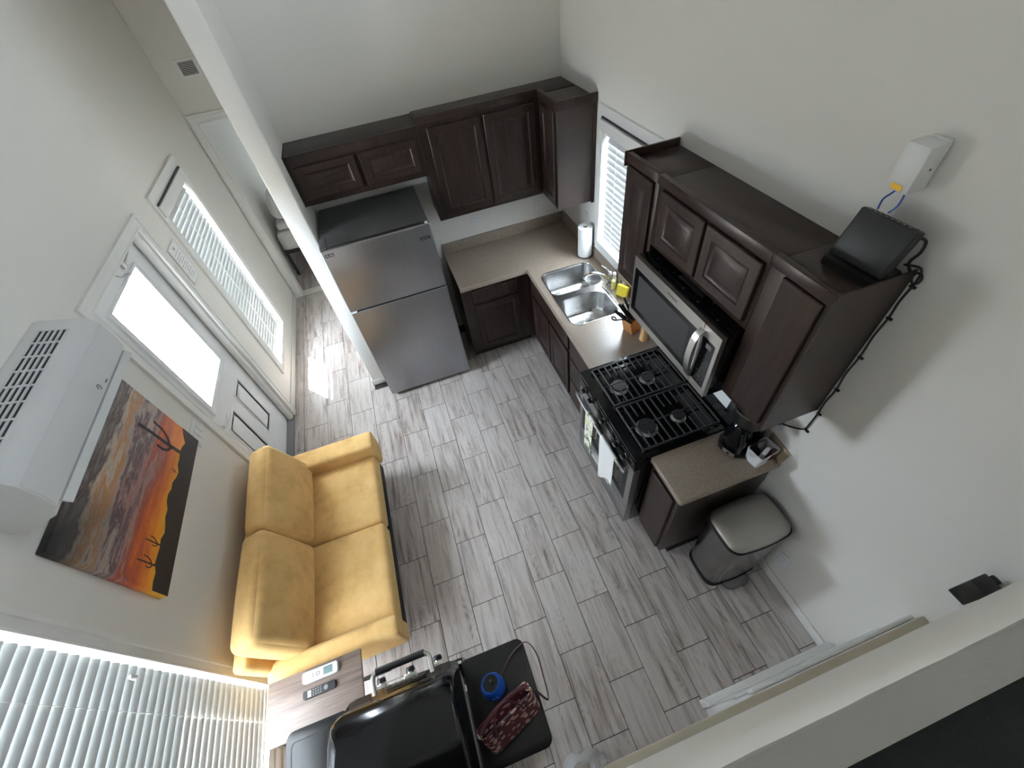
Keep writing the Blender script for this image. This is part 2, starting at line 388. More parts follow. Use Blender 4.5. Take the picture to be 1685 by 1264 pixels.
def FX(x0, sg=1): return lambda u, v, w: (x0 + sg*w, u, v)      # a face looking along x: u = y, v = z
def FY(y0, sg=-1): return lambda u, v, w: (u, y0 + sg*w, v)     # a face looking along y: u = x, v = z
def rect(u0, u1, v0, v1): return [(u0, v0), (u1, v0), (u1, v1), (u0, v1)]
def rrect(u0, u1, v0, v1, r, n=6):
    rr = r if isinstance(r, (list, tuple)) else [r]*4; out = []
    for (cu, cv, a0, q) in ((u0, v0, 180, rr[0]), (u1, v0, 270, rr[1]), (u1, v1, 0, rr[2]), (u0, v1, 90, rr[3])):
        ou = cu + (q if cu == u0 else -q); ov = cv + (q if cv == v0 else -q)
        for k in range(n+1):
            a = R(a0 + 90*k/n); out.append((ou + q*math.cos(a), ov + q*math.sin(a)))
    return out

# ------------------------------------------------------------------ setting: shell
GW = (-.108, .594, .30, 1.885)      # hall window opening y0,y1,z0,z1
DW = (-1.475, -.575, 0, 2.005)      # door opening
BW = (-3.95, -2.925, .25, 1.95)     # big window opening
SW = (-1.44, -.775, 1.09, 1.965)    # window over the sink
BD = (3.3, 3.9, 1.1, 1.8)        # unseen bedroom window, added to light that room
MB().plate(rect(-5.7, 4.3, -.02, TOPZ), [rect(*GW), rect(DW[0], DW[1], .001, DW[3]), rect(*BW), rect(*BD)], FX(-W), -.15, 0).build('wall_left', m_wall, smooth=0, kind='structure')
MB().plate(rect(-5.7, .14, -.02, TOPZ), [rect(*SW), rect(-5.0, -1.4, 3.17, 3.275)], FX(0, -1), -.15, 0).build('wall_right', m_wall, smooth=0, kind='structure')  # the high strip is an added fill opening, out of view
PX0, PX1, PY, YH = -2.3375, -2.198, -.501, 1.505
MB().box(PX1, 0, 0, .14, -.02, TOPZ).build('wall_back', m_wall, smooth=0, kind='structure')
MB().box(PX0, PX1, PY, YH-.001, -.02, TOPZ, .012, 3).build('wall_partition', m_wall, kind='structure')
MB().plate(rect(-W+.001, PX1+1.35, -.02, TOPZ), [rect(-3.065, -2.39, .001, 2.03)], FY(YH, 1), 0, .12).build('wall_hall_end', m_wall, smooth=0, kind='structure')
MB().box(-W-.15, PX1+1.4, 4.15, 4.3, -.02, TOPZ).build('wall_bedroom_far', m_bedwall, smooth=0, kind='structure')
MB().box(PX1+1.3, PX1+1.4, YH+.12, 4.15, -.02, TOPZ).build('wall_bedroom_side', m_bedwall, smooth=0, kind='structure')
MB().plate(rect(-W-.15, .15, -.02, TOPZ), [], FY(-5.7, 1), -.15, 0).build('wall_front', m_wall, smooth=0, kind='structure')
MB().box(-W-.15, .15, -5.85, 4.3, TOPZ, TOPZ+.12).build('ceiling', m_ceil, smooth=0, kind='structure')
MB().box(-W-.775, -W-.15, -6.5, 4.6, 2.62, 2.72).build('sun_block_overhang', m_sunblock, smooth=0, kind='structure')  # unseen overhang, added and sized to block sun above the low glass
MB().box(-16, 14, -16, 14, -.30, -.2).build('ground', m_mat, smooth=0, kind='structure')

# floor: a grout bed carrying tiles that are counted one by one
fl = MB().box(-W-.15, .15, -5.85, 4.3, -.12, -.004).build('floor', m_grout, smooth=0, kind='structure')
PWD, PLN, GAP = .2258, .4575, .0036
tiles = {}
def tile_mesh(w, l):
    k = (round(w, 3), round(l, 3))
    if k not in tiles:
        b = MB(); b.box(-w/2, w/2, -l/2, l/2, -.006, 0, .0012, 1); me = uniq_mesh(b.bm, 'plank'); me.materials.append(m_plank); tiles[k] = me
    return tiles[k]
fz = ORG['floor']
for i in range(-1, 15):
    xa, xb = -.125 - PWD*(i+1) , -.125 - PWD*i
    xa, xb = max(xa, -W), min(xb, 0)
    off = -1.035 if i % 2 == 1 else -.806
    for j in range(-12, 16):
        ya_, yb = off + PLN*(j-1), off + PLN*j
        ymax = 3.3 if xb < PX0+.05 else (-.02)
        ya_, yb = max(ya_, -4.4), min(yb, ymax)
        if yb-ya_ < .03 or xb-xa < .02: continue
        if xa > -.60 and ya_ > -2.97: continue
        if xa > -2.15 and ya_ > -.55: continue
        if xa > PX0-.02 and ya_ > PY: continue
        xb_ = min(xb, PX0) if ya_ > PY-.2 and xb > PX0 > xa else xb
        w, l = xb_-xa-GAP, yb-ya_-GAP
        if w < .01: continue
        o = bpy.data.objects.new('plank', tile_mesh(w, l)); COL.objects.link(o); o.parent = fl
        o.location = Vector(((xa+xb_)/2, (ya_+yb)/2, random.uniform(-.0006, .0004))) - fz

# loft edge over the front of the room
bl = MB().box(-W, 0, -3.853, -3.817, 1.96, 2.535, .004, 2).build('beam_loft', m_wall, kind='structure')
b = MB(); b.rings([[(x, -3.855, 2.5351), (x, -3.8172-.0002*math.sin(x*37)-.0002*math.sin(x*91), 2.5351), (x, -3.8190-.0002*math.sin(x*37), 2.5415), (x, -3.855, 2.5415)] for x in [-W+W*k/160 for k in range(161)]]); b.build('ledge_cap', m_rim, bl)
MB().box(-W, 0, -5.7, -3.853, 1.96, 2.47).build('floor_loft', m_carpet, smooth=0, kind='structure')

# baseboards
def base(name, *a): MB().box(*a, .006, 2).build(name, m_trim, kind='structure')
base('baseboard_left', -W, -W+.014, -.50, YH-.02, 0, .085)
base('baseboard_left', -W, -W+.014, -5.6, -1.57, 0, .085)
base('baseboard_right', -.014, 0, -5.6, -3.02, 0, .085)
base('baseboard_partition', PX0-.012, PX1-.005, PY-.013, PY, 0, .07)
base('baseboard_partition', PX0-.013, PX0, PY, YH-.01, 0, .07)

# trim round the hall opening
def casing(name, o, i, F, th=.018, bottom=False, parent=None, mat=None):
    """moulded flat frame between outer rect o and inner rect i"""
    b = MB(); steps = [(0, 0), (0, th), (.25, th), (.32, th*.72), (.8, th*.6), (.88, th*.85), (1, th*.85), (1, 0)]
    rs = []
    for f, w in steps:
        q = [o[k] + (i[k]-o[k])*f for k in range(4)]
        rs.append([F(q[0], q[2], w), F(q[1], q[2], w), F(q[1], q[3], w), F(q[0], q[3], w)])
    b.rings(rs, loop=True)
    return b.build(name, mat or m_trim, parent, kind=None if parent else 'structure')
def casing_door(name, o, i, F, th=.018, parent=None):
    b = MB(); steps = [(0, 0), (0, th), (.25, th), (.32, th*.72), (.8, th*.6), (.88, th*.85), (1, th*.85), (1, 0)]
    rs = []
    for f, w in steps:
        q = [o[k] + (i[k]-o[k])*f for k in range(4)]
        rs.append([F(q[0], 0, w), F(q[0], q[3], w), F(q[1], q[3], w), F(q[1], 0, w)])
    b.rings(rs, cap=False, closed=False)
    n = len(rs)
    bm = b.bm; bmesh.ops.holes_fill(bm, edges=bm.edges[:], sides=20)
    return b.build(name, m_trim, parent, kind=None if parent else 'structure')
casing_door('trim_hall_opening', (-3.150, -2.34, 0, 2.108), (-3.062, -2.42, 0, 2.03), FY(YH, -1), .02)

# vent above the opening
t = thing('wall_vent', 'small white metal air vent with louvres high on hallway end wall', 'vent', (-2.9, YH-.012, 2.37))
MB().plate(rect(-2.995, -2.805, 2.372, 2.508), [rect(-2.965, -2.835, 2.392, 2.488)], FY(YH, -1), 0, .012).build('vent_frame', m_trim, t)
MB().box(-2.965, -2.835, YH-.003, YH-.0005, 2.392, 2.488).build('backing', m_slot, t)
s0 = None
for k in range(8):
    z = 2.398 + k*.0115
    if s0 is None: s0 = MB().box(-2.965, -2.835, YH-.010, YH-.002, z, z+.004).build('slat', m_trim, t)
    else: shifted(s0, t, (0, 0, k*.0115))

# ------------------------------------------------------------------ windows and blinds
def blind(name, label, xw, sg, y0, y1, z0, z1, pitch, depth, tilt, mat, cords, stack=0, valance=True, drop=None):
    """horizontal slat blind in a window whose wall faces sg*x; slats lean with the inner edge low"""
    t = thing(name, label, 'window blind', (xw, (y0+y1)/2, z0))
    hx = xw
    MB().box(hx-.022, hx+.022, y0, y1, z1-.035, z1, .003).build('headrail', m_trim, t)
    MB().box(hx-.018, hx+.018, y0, y1, z0, z0+.016, .004).build('bottom_rail', m_trim, t)
    n = round((z1-.055-(z0+.035))/pitch)+1; pitch = (z1-.055-(z0+.035))/(n-1); s0 = None
    dx, dz = depth/2*math.cos(tilt)*sg, -depth/2*math.sin(tilt)
    for k in range(n):
        z = z1 - .055 - k*pitch
        if s0 is None:
            nx, nz = -dz*sg, dx*sg; l = math.hypot(nx, nz); nx, nz = nx/l, nz/l
            pr = [(-1, 0), (-.5, .0022), (0, .003), (.5, .0022), (1, 0)]
            up_ = [(hx+dx*f+nx*h, z+dz*f+nz*h) for f, h in pr]; dn = [(hx+dx*f+nx*(h-.0022), z+dz*f+nz*(h-.0022)) for f, h in pr[::-1]]
            sec = up_+dn
            b = MB(); b.rings([[(x, y, zz) for x, zz in sec] for y in (y0+.004, y1-.004)]); s0 = b.build('slat', mat, t, smooth=40); z00 = z
        else: shifted(s0, t, (0, 0, z-z00))
    c = None
    for yc in cords:
        for d in (-1, 1):
            MB().cyl((hx+d*abs(dx)*1.06, yc, z0+.01), (hx+d*abs(dx)*1.06, yc, z1-.03), .0013, seg=5).build('ladder_cord', m_trim, t)
    return t
def window(n, xw, sg, op, outer, inner_gap=.0, sill=None, mull=None):
    """casing, jamb frame and pane of a window in a wall facing sg*x"""
    w = structure('window_%d' % n, (xw, (op[0]+op[1])/2, op[2]))
    casing('casing', outer, op, FX(xw, sg), .018, parent=w)
    xo = xw - sg*.105
    b = MB(); b.plate(rect(*op), [rect(op[0]+.03, op[1]-.03, op[2]+.03, op[3]-.03)], FX(xo, sg), -.02, .02); b.build('frame', m_trim, w)
    MB().box(xo-.003, xo+.003, op[0]+.03, op[1]-.03, op[2]+.03, op[3]-.03).build('pane', m_glass, w, smooth=0)
    if mull:
        MB().box(xo-.012, xo+.012, op[0]+.03, op[1]-.03, mull-.015, mull+.015).build('meeting_rail', m_trim, w)
    return w
w1 = window(1, -W, 1, GW, (-.198, .656, .24, 2.053), mull=1.05)
MB().box(-W+.004, -W+.03, -.165, .625, 1.885, 1.965, .005).build('valance', m_trim, w1)
MB().box(-W+.004, -W+.022, -.150, .610, 1.966, 1.976, .001).build('dark_gap', m_slot, w1)
blind('window_blind', 'white slatted blind glowing in the hallway window beside the entry door', -W-.034, 1, GW[0]+.012, GW[1]-.012, .335, GW[3]-.005, .0435, .050, R(67), m_slat, (-.03, .24, .52))
w2 = window(2, 0, -1, SW, (-1.50, -.715, 1.0, 2.12), mull=1.52)
MB().box(-.03, -.004, -1.47, -.745, 1.965, 2.035, .005).build('valance', m_trim, w2)
MB().box(-.022, -.004, -1.46, -.76, 2.042, 2.052, .001).build('dark_gap', m_slot, w2)
blind('window_blind', 'white slatted blind in the kitchen window above the steel sink', .034, -1, SW[0]+.012, SW[1]-.012, SW[2]+.03, SW[3]-.005, .0455, .050, R(61), m_slat, (-.93, -1.28))
w3 = window(3, -W, 1, BW, (-4.03, -2.862, .16, 2.04))
blind('window_blind', 'large white slatted blind filling the living window behind the side table', -W-.02, 1, BW[0]+.012, BW[1]-.010, BW[2]+.012, BW[3]-.005, .0455, .051, R(66), m_slatb, (-3.10, -3.5, -3.8))
MB().cyl((-W+.024, -3.0, 1.27), (-W+.024, -3.0, 1.30), .010, .007, 10).build('blind_cord_tassel', m_trim, label='small white cord tassel hanging in front of the large living window blind', cat='tassel')
w4 = window(4, -W, 1, BD, (3.24, 3.96, 1.04, 1.86))  # unseen window, put in only to light the bedroom

# ------------------------------------------------------------------ entry door
d = structure('door_1', (-W, -1.025, 0))
casing_door('casing', (-1.556, -.503, 0, 2.077), (-1.478, -.572, 0, 2.003), FX(-W), .02, parent=d)
DX = -W-.06
b = MB()
gl = (-1.298, -.802, 1.045, 1.882)
b.plate(rect(-1.469, -.5775, .015, 1.997), [rect(*gl)], FX(DX), -.044, 0); b.build('door_leaf', m_door, d, smooth=0)
casing('glass_frame', (-1.338, -.757, .985, 1.895), gl, FX(DX), .016, parent=d, mat=m_door)
MB().box(DX-.026, DX-.020, *gl[:2], gl[2], gl[3]).build('pane', m_glass, d, smooth=0)
for (u0, u1) in ((-1.345, -1.115), (-.995, -.77)):
    b = MB(); rs = []
    for i, w in ((0, 0), (.006, .006), (.016, .007), (.022, -.004), (.03, -.004), (.05, .005), (.06, .006)):
        rs.append([FX(DX)(u0+i, .30+i, w), FX(DX)(u1-i, .30+i, w), FX(DX)(u1-i, .82-i, w), FX(DX)(u0+i, .82-i, w)])
    b.rings(rs); b.build('panel', m_door, d)
MB().cyl((-W-.030, -.594, .012), (-W-.030, -.594, 1.996), .0285, seg=18).build('jamb_roll', m_trim, d)
MB().box(-W-.148, -W-.002, -.572, -.577, 0, 2.004).build('jamb', m_trim, d, smooth=0)
MB().box(-W-.148, -W-.002, -1.478, -1.470, 0, 2.004).build('jamb', m_trim, d, smooth=0)
MB().box(-W-.148, -W-.002, -1.478, -.572, 1.998, 2.004).build('jamb_head', m_trim, d, smooth=0)
MB().box(-W-.14, -W+.012, -1.475, -.575, .001, .014, .003).build('threshold', m_grey, d)
h = MB().lathe([(.030, 0), (.030, .008), (.012, .012), (.012, .045)], (DX, -1.405, .925), 16, (1, 0, 0)).build('door_handle', m_alu, d)
b = MB(); b.tube([(DX+.045, -1.405, .925), (DX+.052, -1.37, .925), (DX+.05, -1.29, .92)], .009, 8); b.build('lever', m_alu, h)
MB().cyl((DX, -1.405, 1.03), (DX+.018, -1.405, 1.03), .026, seg=16).build('deadbolt', m_alu, d)
MB().box(DX, DX+.02, -.90, -.86, 1.925, 1.965, .003).build('door_closer', m_alu, d)
b = MB(); b.tube([(DX+.012, -.88, 1.945), (DX+.03, -.82, 1.962), (-W-.02, -.74, 1.985)], .006, 6); b.build('closer_arm', m_alu, d)
b = MB(); b.tube([(DX+.01, -1.02, 1.955), (DX+.014, -.98, 1.92), (DX+.012, -.93, 1.91), (DX+.01, -.88, 1.885)], .004, 6); b.build('door_chain', m_alu, d)

# sign between the door and the hallway window
t = thing('wall_sign', 'pale framed notice sheet on wall between entry door and hallway window', 'sign', (-W+.005, -.355, 1.48))
MB().box(-W+.0005, -W+.008, -.45, -.265, 1.495, 1.778, .002).build('sheet', m_paper, t)
b = MB(); b.plate(rect(-.452, -.263, 1.493, 1.780), [rect(-.444, -.271, 1.501, 1.772)], FX(-W+.008), 0, .004); b.build('border', m_trim, t)
b = MB(); b.box(-W+.0082, -W+.0088, -.372, -.345, 1.735, 1.758); b.box(-W+.0082, -W+.0088, -.42, -.30, 1.715, 1.718)
for k in range(9): b.box(-W+.0082, -W+.0088, -.425+.012*(k % 3), -.31-.02*(k % 2), 1.69-.02*k, 1.694-.02*k)
b.build('print', m_ink, t, smooth=0)

# light switches
t = thing('light_switch', 'white three gang rocker switch plate between entry door and painting', 'light switch', (-W, -1.645, 1.12))
MB().box(-W+.0005, -W+.007, -1.735, -1.575, 1.125, 1.245, .003).build('plate', m_white, t)
r0 = MB().box(-W+.006, -W+.012, -1.600, -1.632, 1.150, 1.220, .003).build('rocker', m_white, t)
for k in (1, 2): shifted(r0, t, (0, -.046*k, 0))

# outlets
def outlet(label, F, u, v, wd_=.07, hh=.115, sockets=True):
    p = F(u, v, 0); t = thing('wall_outlet', label, 'outlet', (p[0], p[1], p[2]-hh/2))
    b = MB(); b.door(u-wd_/2, u+wd_/2, v-hh/2, v+hh/2, F, .006, False, b=.002); b.build('plate', m_white, t)
    for dv in (-.02, .02):
        b = MB(); b.plate(rrect(u-.017, u+.017, v+dv-.014, v+dv+.014, .006, 3), [], F, .0058, .0078); so_ = b.build('socket', m_white, t)
        b = MB()
        for du in (-.007, .007):
            b.door(u+du-.0012, u+du+.0012, v+dv-.002, v+dv+.006, F, .0084, False, b=.0002)
        b.build('slot', m_slot, so_, smooth=0)
    return t
outlet('white outlet on back wall under the wall cabinet, nearer the fridge', FY(-.0005), -.895, 1.165)
outlet('white outlet on back wall under the wall cabinet, nearer the corner', FY(-.0005), -.262, 1.165)
outlet('white outlet on right wall behind the paper towel roll', FX(-.0005, -1), -.53, 1.18)
outlet('white outlet low on right wall beside the trash can', FX(-.0005, -1), -3.365, .28)
outlet('white outlet under the end wall cabinet holding black power plug', FX(-.0005, -1), -2.90, 1.155)

# ------------------------------------------------------------------ kitchen cabinets
def upper(label, x0, x1, y0, y1, z0, z1, face, doors, rec=.035, raised=True):
    """wall cabinet; face 'y' looks to -y, face 'x' looks to -x; the top sits a little below the fascia lip"""
    g = .0006
    t = thing('wall_cabinet', label, 'cabinet', ((x0+x1)/2, (y0+y1)/2, z0), 'dark wall cabinets')
    if face == 'x':
        b = MB(); b.box(x0+.02, x1-.001, y0+g, y1-g, z0, z1-rec, .002); b.build('carcass', m_cab, t)
        MB().box(x0, x0+.02, y0+g, y1-g, z0, z1, .003).build('face_frame', m_cab, t)
        F = FX(x0, -1)
    else:
        b = MB(); b.box(x0+g, x1-g, y0+.02, y1-.001, z0, z1-rec, .002); b.build('carcass', m_cab, t)
        MB().box(x0+g, min(x1, -.316)-g, y0, y0+.02, z0, z1, .003).build('face_frame', m_cab, t)
        F = FY(y0, -1)
    for u0, u1, v0, v1 in doors:
        b = MB(); b.door(u0, u1, v0, v1, F, .02, raised); b.build('door', m_cab, t)
    return t
UT = 2.172
c1 = upper('dark low two door wall cabinet above the fridge', -2.192, -1.243, -.315, 0, 1.778, 2.126, 'y', [(-2.165, -1.735, 1.825, 2.052), (-1.705, -1.28, 1.825, 2.052)], 0)
MB().box(-2.197, -2.1925, -.318, -.002, 1.775, 2.126).build('side_panel', m_cab, c1)
c2 = upper('dark tall two door wall cabinet on the back wall over the counter', -1.243, -.0015, -.300, 0, 1.392, UT, 'y', [(-1.182, -.778, 1.43, 2.094), (-.754, -.352, 1.43, 2.094)])
c3 = upper('dark corner wall cabinet left of the kitchen window', -.314, 0, -.645, -.3005, 1.392, UT, 'x', [(-.628, -.385, 1.43, 2.105)])
MB().box(-.316, -.001, -.652, -.6455, 1.398, UT).build('end_panel', m_cabtop, c3)
MB().box(-.030, -.003, -.658, -.6521, 1.385, UT-.035).build('scribe_strip', m_cab, c3)
MB().box(-.33, -.003, -.664, -.6521, UT-.062, UT, .002).build('crown_strip', m_cab, c3)
c4 = upper('dark narrow raised panel wall cabinet right of the kitchen window', -.314, 0, -1.962, -1.655, 1.42, UT, 'x', [(-1.93, -1.678, 1.45, 2.118)])
c5 = upper('dark short two door wall cabinet above the microwave', -.314, 0, -2.735, -1.962, 1.792, UT, 'x', [(-2.356, -2.014, 1.83, 2.116), (-2.713, -2.374, 1.83, 2.116)])
c6 = upper('dark end wall cabinet with one plain slab door near the router', -.314, 0, -3.012, -2.735, 1.392, UT, 'x', [(-2.995, -2.815, 1.44, 2.122)], raised=False)
MB().box(-.316, -.001, -3.018, -3.0125, 1.398, UT).build('end_panel', m_cabtop, c6)
MB().box(-.332, -.005, -1.654, -1.640, UT-.07, UT+.004, .002).build('end_lip', m_cab, c4)
for c, y0, y1 in ((c4, -1.961, -1.640), (c5, -2.734, -1.963), (c6, -3.018, -2.736)):
    MB().box(-.326, -.3145, y0, y1, UT-.045, UT+.002, .003).build('crown_strip', m_cab, c)
for c, x0, x1, y0 in ((c2, -1.2424, -.33, -.300),):
    MB().box(x0, x1, y0-.012, y0-.0005, UT-.045, UT+.002, .003).build('crown_strip', m_cab, c)
MB().box(-.326, -.3145, -.645, -.314, UT-.045, UT+.002, .003).build('crown_strip', m_cab, c3)

CT = .914
def basecab(label, loc): return thing('base_cabinet', label, 'cabinet', loc, 'dark base cabinets')
t = basecab('dark base cabinet beside the fridge under the short counter', (-.95, -.3, 0))
MB().box(-1.262, -.006, -.60, -.02, .1, CT-.04, .002).build('carcass', m_cab, t)
MB().box(-1.25, -.63, -.54, -.06, .0, .1).build('toe_kick', m_dark, t)
b = MB(); b.door(-1.166, -.73, .14, .675, FY(-.60), .02); b.build('door', m_cab, t)
b = MB(); b.door(-1.166, -.73, .705, .84, FY(-.60), .016, False); b.build('drawer_front', m_cab, t)
t = basecab('dark base cabinet with two doors under the sink', (-.3, -1.07, 0))
MB().box(-.60, -.012, -1.522, -.601, .1, .70, .002).build('carcass', m_cab, t)
MB().box(-.60, -.58, -1.522, -.601, .70, CT-.04).build('apron', m_cab, t)
MB().box(-.54, -.06, -1.522, -.62, 0, .1).build('toe_kick', m_dark, t)
for u0, u1 in ((-1.075, -.665), (-1.495, -1.10)):
    b = MB(); b.door(u0, u1, .12, .645, FX(-.60, -1), .02); b.build('door', m_cab, t)
b = MB(); b.door(-1.495, -.665, .675, .84, FX(-.60, -1), .016, False); b.build('false_front', m_cab, t)
t = basecab('dark three drawer base cabinet between sink cabinet and stove', (-.3, -1.74, 0))
MB().box(-.60, -.012, -1.955, -1.524, .1, CT-.04, .002).build('carcass', m_cab, t)
MB().box(-.54, -.06, -1.955, -1.524, 0, .1).build('toe_kick', m_dark, t)
for v0, v1 in ((.12, .37), (.395, .625), (.65, .84)):
    b = MB(); b.door(-1.925, -1.545, v0, v1, FX(-.60, -1), .02, False); b.build('drawer', m_cab, t)
t = basecab('dark narrow base cabinet under the end counter beside the trash can', (-.3, -2.88, 0))
MB().box(-.61, -.012, -3.006, -2.735, .1, CT-.04, .002).build('carcass', m_cab, t)
MB().box(-.53, -.02, -3.004, -2.745, 0, .1).build('toe_kick', m_dark, t)
b = MB(); b.door(-2.978, -2.765, .12, .82, FX(-.61, -1), .02, False); b.build('door', m_cab, t)

# worktops
CD = .632
hole = []
def arc(cx, cy, r, a0, a1, n=6): return [(cx+r*math.cos(R(a0+(a1-a0)*k/n)), cy+r*math.sin(R(a0+(a1-a0)*k/n))) for k in range(n+1)]
# sink cut-out: one outline holding both bowls, notched beside the tap
hole = arc(-.49, -.84, .075, 180, 90) + arc(-.175, -.84, .075, 90, 0) + [(-.102, -1.06), (-.110, -1.10), (-.145, -1.135), (-.150, -1.17), (-.142, -1.22)] \
     + arc(-.225, -1.435, .08, 0, -90) + arc(-.49, -1.435, .08, -90, -180)
t = thing('kitchen_counter', 'beige speckled corner counter running from the fridge round to stove', 'counter', (-.6, -.6, CT-.04))
b = MB(); b.plate([(-1.262, -.001), (-.001, -.001), (-.001, -1.958), (-CD, -1.958), (-CD, -CD), (-1.262, -CD)], [hole], lambda u, v, w: (u, v, w), CT-.04, CT)
es = [e for e in b.bm.edges if len(e.link_faces) == 2 and abs(e.verts[0].co.z-CT) < 1e-5 and abs(e.verts[1].co.z-CT) < 1e-5 and e.calc_face_angle(0) > 1 and
      max(max(v.co.x-(-CD), v.co.y-(-CD)) for v in e.verts) < .001 or (len(e.link_faces) == 2 and abs(e.verts[0].co.z-CT)+abs(e.verts[1].co.z-CT) < 1e-5 and e.calc_face_angle(0) > 1 and all(abs(v.co.x+CD) < 1e-4 or abs(v.co.y+CD) < 1e-4 for v in e.verts))]
b.bev(list(set(es)), .012, 3); b.build('worktop', m_counter, t, smooth=40)
MB().box(-1.262, -.0205, -.020, -.001, CT, CT+.105, .004).build('backsplash', m_counter, t)
MB().box(-.020, -.001, -1.958, -.001, CT, CT+.105, .004).build('backsplash', m_counter, t)
t = thing('end_counter', 'short beige speckled counter between the stove and the trash can', 'counter', (-.3, -2.88, CT-.04))
b = MB(); b.box(-CD, -.001, -3.03, -2.728, CT-.04, CT)
b.bev([e for e in b.bm.edges if all(abs(v.co.x+CD) < 1e-4 for v in e.verts) or (all(abs(v.co.z-CT) < 1e-4 for v in e.verts) and all(abs(v.co.y+3.03) < 1e-4 for v in e.verts))], .012, 3)
b.build('worktop', m_counter, t, smooth=40)

# sink
t = thing('kitchen_sink', 'double bowl stainless steel sink set in the beige counter', 'sink', (-.33, -1.14, .70))
B1 = [(-.560, -1.098), (-.104, -.782)]; B2 = [(-.560, -1.510), (-.162, -1.170)]
def bowl(p, rt, name, dep, far=None):
    x0, y0, x1, y1 = p[0][0], p[0][1], p[1][0], p[1][1]; b = MB(); rs = []
    for ins, z in ((0, CT-.004), (.003, CT-.02), (.012, CT-dep+.045), (.024, CT-dep+.015), (.05, CT-dep)):
        rs.append([(u, v, z) for u, v in rrect(x0+ins, x1-ins, y0+ins, y1-ins, [max(q-ins*.5, .02) for q in rt], 6)])
    cx, cy = (x0+x1)/2, (y0+y1)/2
    rs.append([(cx+.05*math.cos(math.atan2(v-cy, u-cx)), cy+.05*math.sin(math.atan2(v-cy, u-cx)), CT-dep-.003) for u, v, z in rs[-1]])
    vr = b.rings(rs, cap=False); b.bm.faces.new([v for v in b.bm.verts][-len(rs[-1]):])
    o = b.build(name, m_sink, t, smooth=60)
    MB().lathe([(.046, .0), (.042, .003), (.030, .001), (.026, -.006), (.001, -.007)], (cx, cy, CT-dep-.001), 20).build('drain', m_chrome, o)
    MB().lathe([(.020, 0), (.018, .004), (.004, .008)], (cx, cy, CT-dep-.006), 14).build('strainer', m_grey, o)
    return o
bowl(B1, [.07, .07, .07, .07], 'bowl', .20); bowl(B2, [.07, .07, .12, .07], 'bowl', .19)
b = MB(); b.plate(hole, [rrect(B1[0][0], B1[1][0], B1[0][1], B1[1][1], .07), rrect(B2[0][0], B2[1][0], B2[0][1], B2[1][1], [.07, .07, .12, .07])], lambda u, v, w: (u, v, w), CT-.012, CT-.004); b.build('deck', m_sink, t)
# rolled rim of the sink
rim = [(u, v, CT+.001) for u, v in hole]; b = MB(); b.tube(rim+[rim[0]], .004, 6, smooth=0); b.build('rim', m_sink, t)

t = thing('kitchen_faucet', 'chrome single lever faucet behind the steel sink', 'faucet', (-.085, -1.158, CT))
MB().lathe([(.026, 0), (.026, .006), (.019, .012), (.017, .075), (.019, .085), (.018, .11), (.008, .122)], (-.085, -1.158, CT), 18).build('body', m_chrome, t)
b = MB(); b.tube([(-.085, -1.158, CT+.05), (-.14, -1.148, CT+.105), (-.22, -1.135, CT+.142), (-.285, -1.125, CT+.135), (-.305, -1.122, CT+.105)], .0105, 10, 5); b.build('spout', m_chrome, t)
MB().cyl((-.305, -1.122, CT+.107), (-.307, -1.122, CT+.088), .013, seg=12).build('aerator', m_chrome, t)
b = MB(); b.tube([(-.085, -1.158, CT+.115), (-.10, -1.13, CT+.135), (-.13, -1.085, CT+.15)], (.006, .010), 8, 4); b.build('lever', m_chrome, t)

t = thing('soap_bottle', 'small clear bottle of yellow dish soap beside the faucet', 'soap bottle', (-.085, -1.222, CT))
MB().lathe([(.017, .001), (.019, .006), (.019, .075), (.017, .08)], (-.085, -1.222, CT), 16).build('soap', m_soap, t)
MB().lathe([(.020, 0), (.0205, .004), (.0205, .098), (.011, .125), (.010, .132)], (-.085, -1.222, CT), 16).build('bottle', m_clear, t)
MB().lathe([(.012, .132), (.013, .136), (.012, .155), (.006, .158)], (-.085, -1.222, CT), 14).build('cap', m_white, t)
tt = MB(Matrix.Translation((-.075, -1.345, CT+.004)) @ Matrix.Rotation(R(28), 4, 'Z') @ Matrix.Rotation(R(8), 4, 'Y'))
tt.box(-.014, .014, -.05, .05, 0, .098, .008, 3); tt.build('dish_sponge', m_yellow, label='yellow sponge standing against the backsplash beside soap bottle', cat='sponge')
t = thing('sponge_holder', 'small pale holder on counter ledge behind the yellow sponge', 'holder', (-.03, -1.30, CT))
MB().box(-.042, -.022, -1.325, -1.275, CT, CT+.085, .004).build('holder', m_beige, t)

# knife block
t = thing('knife_block', 'orange wooden knife block on the counter under the microwave', 'knife block', (-.185, -1.715, CT))
b = MB(); b.rings([[(-.245, -1.690, CT), (-.165, -1.668, CT), (-.140, -1.752, CT), (-.220, -1.774, CT)], [(-.285, -1.712, CT+.135), (-.205, -1.690, CT+.165), (-.180, -1.774, CT+.165), (-.260, -1.796, CT+.135)]]); b.build('block', m_blockwood, t)
BC, BU, BV = Vector((-.2325, -1.743, CT+.151)), Vector((.04, .011, .015)), Vector((.0125, -.042, 0))
for k in range(12):
    i, j = k % 4, k//4
    p = BC + BV*(.8*(i-1.5)/1.5) + BU*(.75*(j-1)) + Vector((0, 0, .0015))
    dr = (Vector((-.40, .16, .90)) + BV*(9*(i-1.5)/1.5) + BU*(6*(j-1))).normalized()
    q = p + dr*(.088+.014*((k*7) % 3))
    t2 = thing('kitchen_knife', 'black handled knife standing in the orange wooden knife block', 'knife', tuple(p), 'knives in the block')
    b = MB(); b.tube([p, p+(q-p)*.5, q], (.0125, .0095), 8, 3); b.build('handle', m_black, t2)
    MB().cyl(p, p+dr*.004, .0085, seg=10).build('bolster', m_chrome, t2)
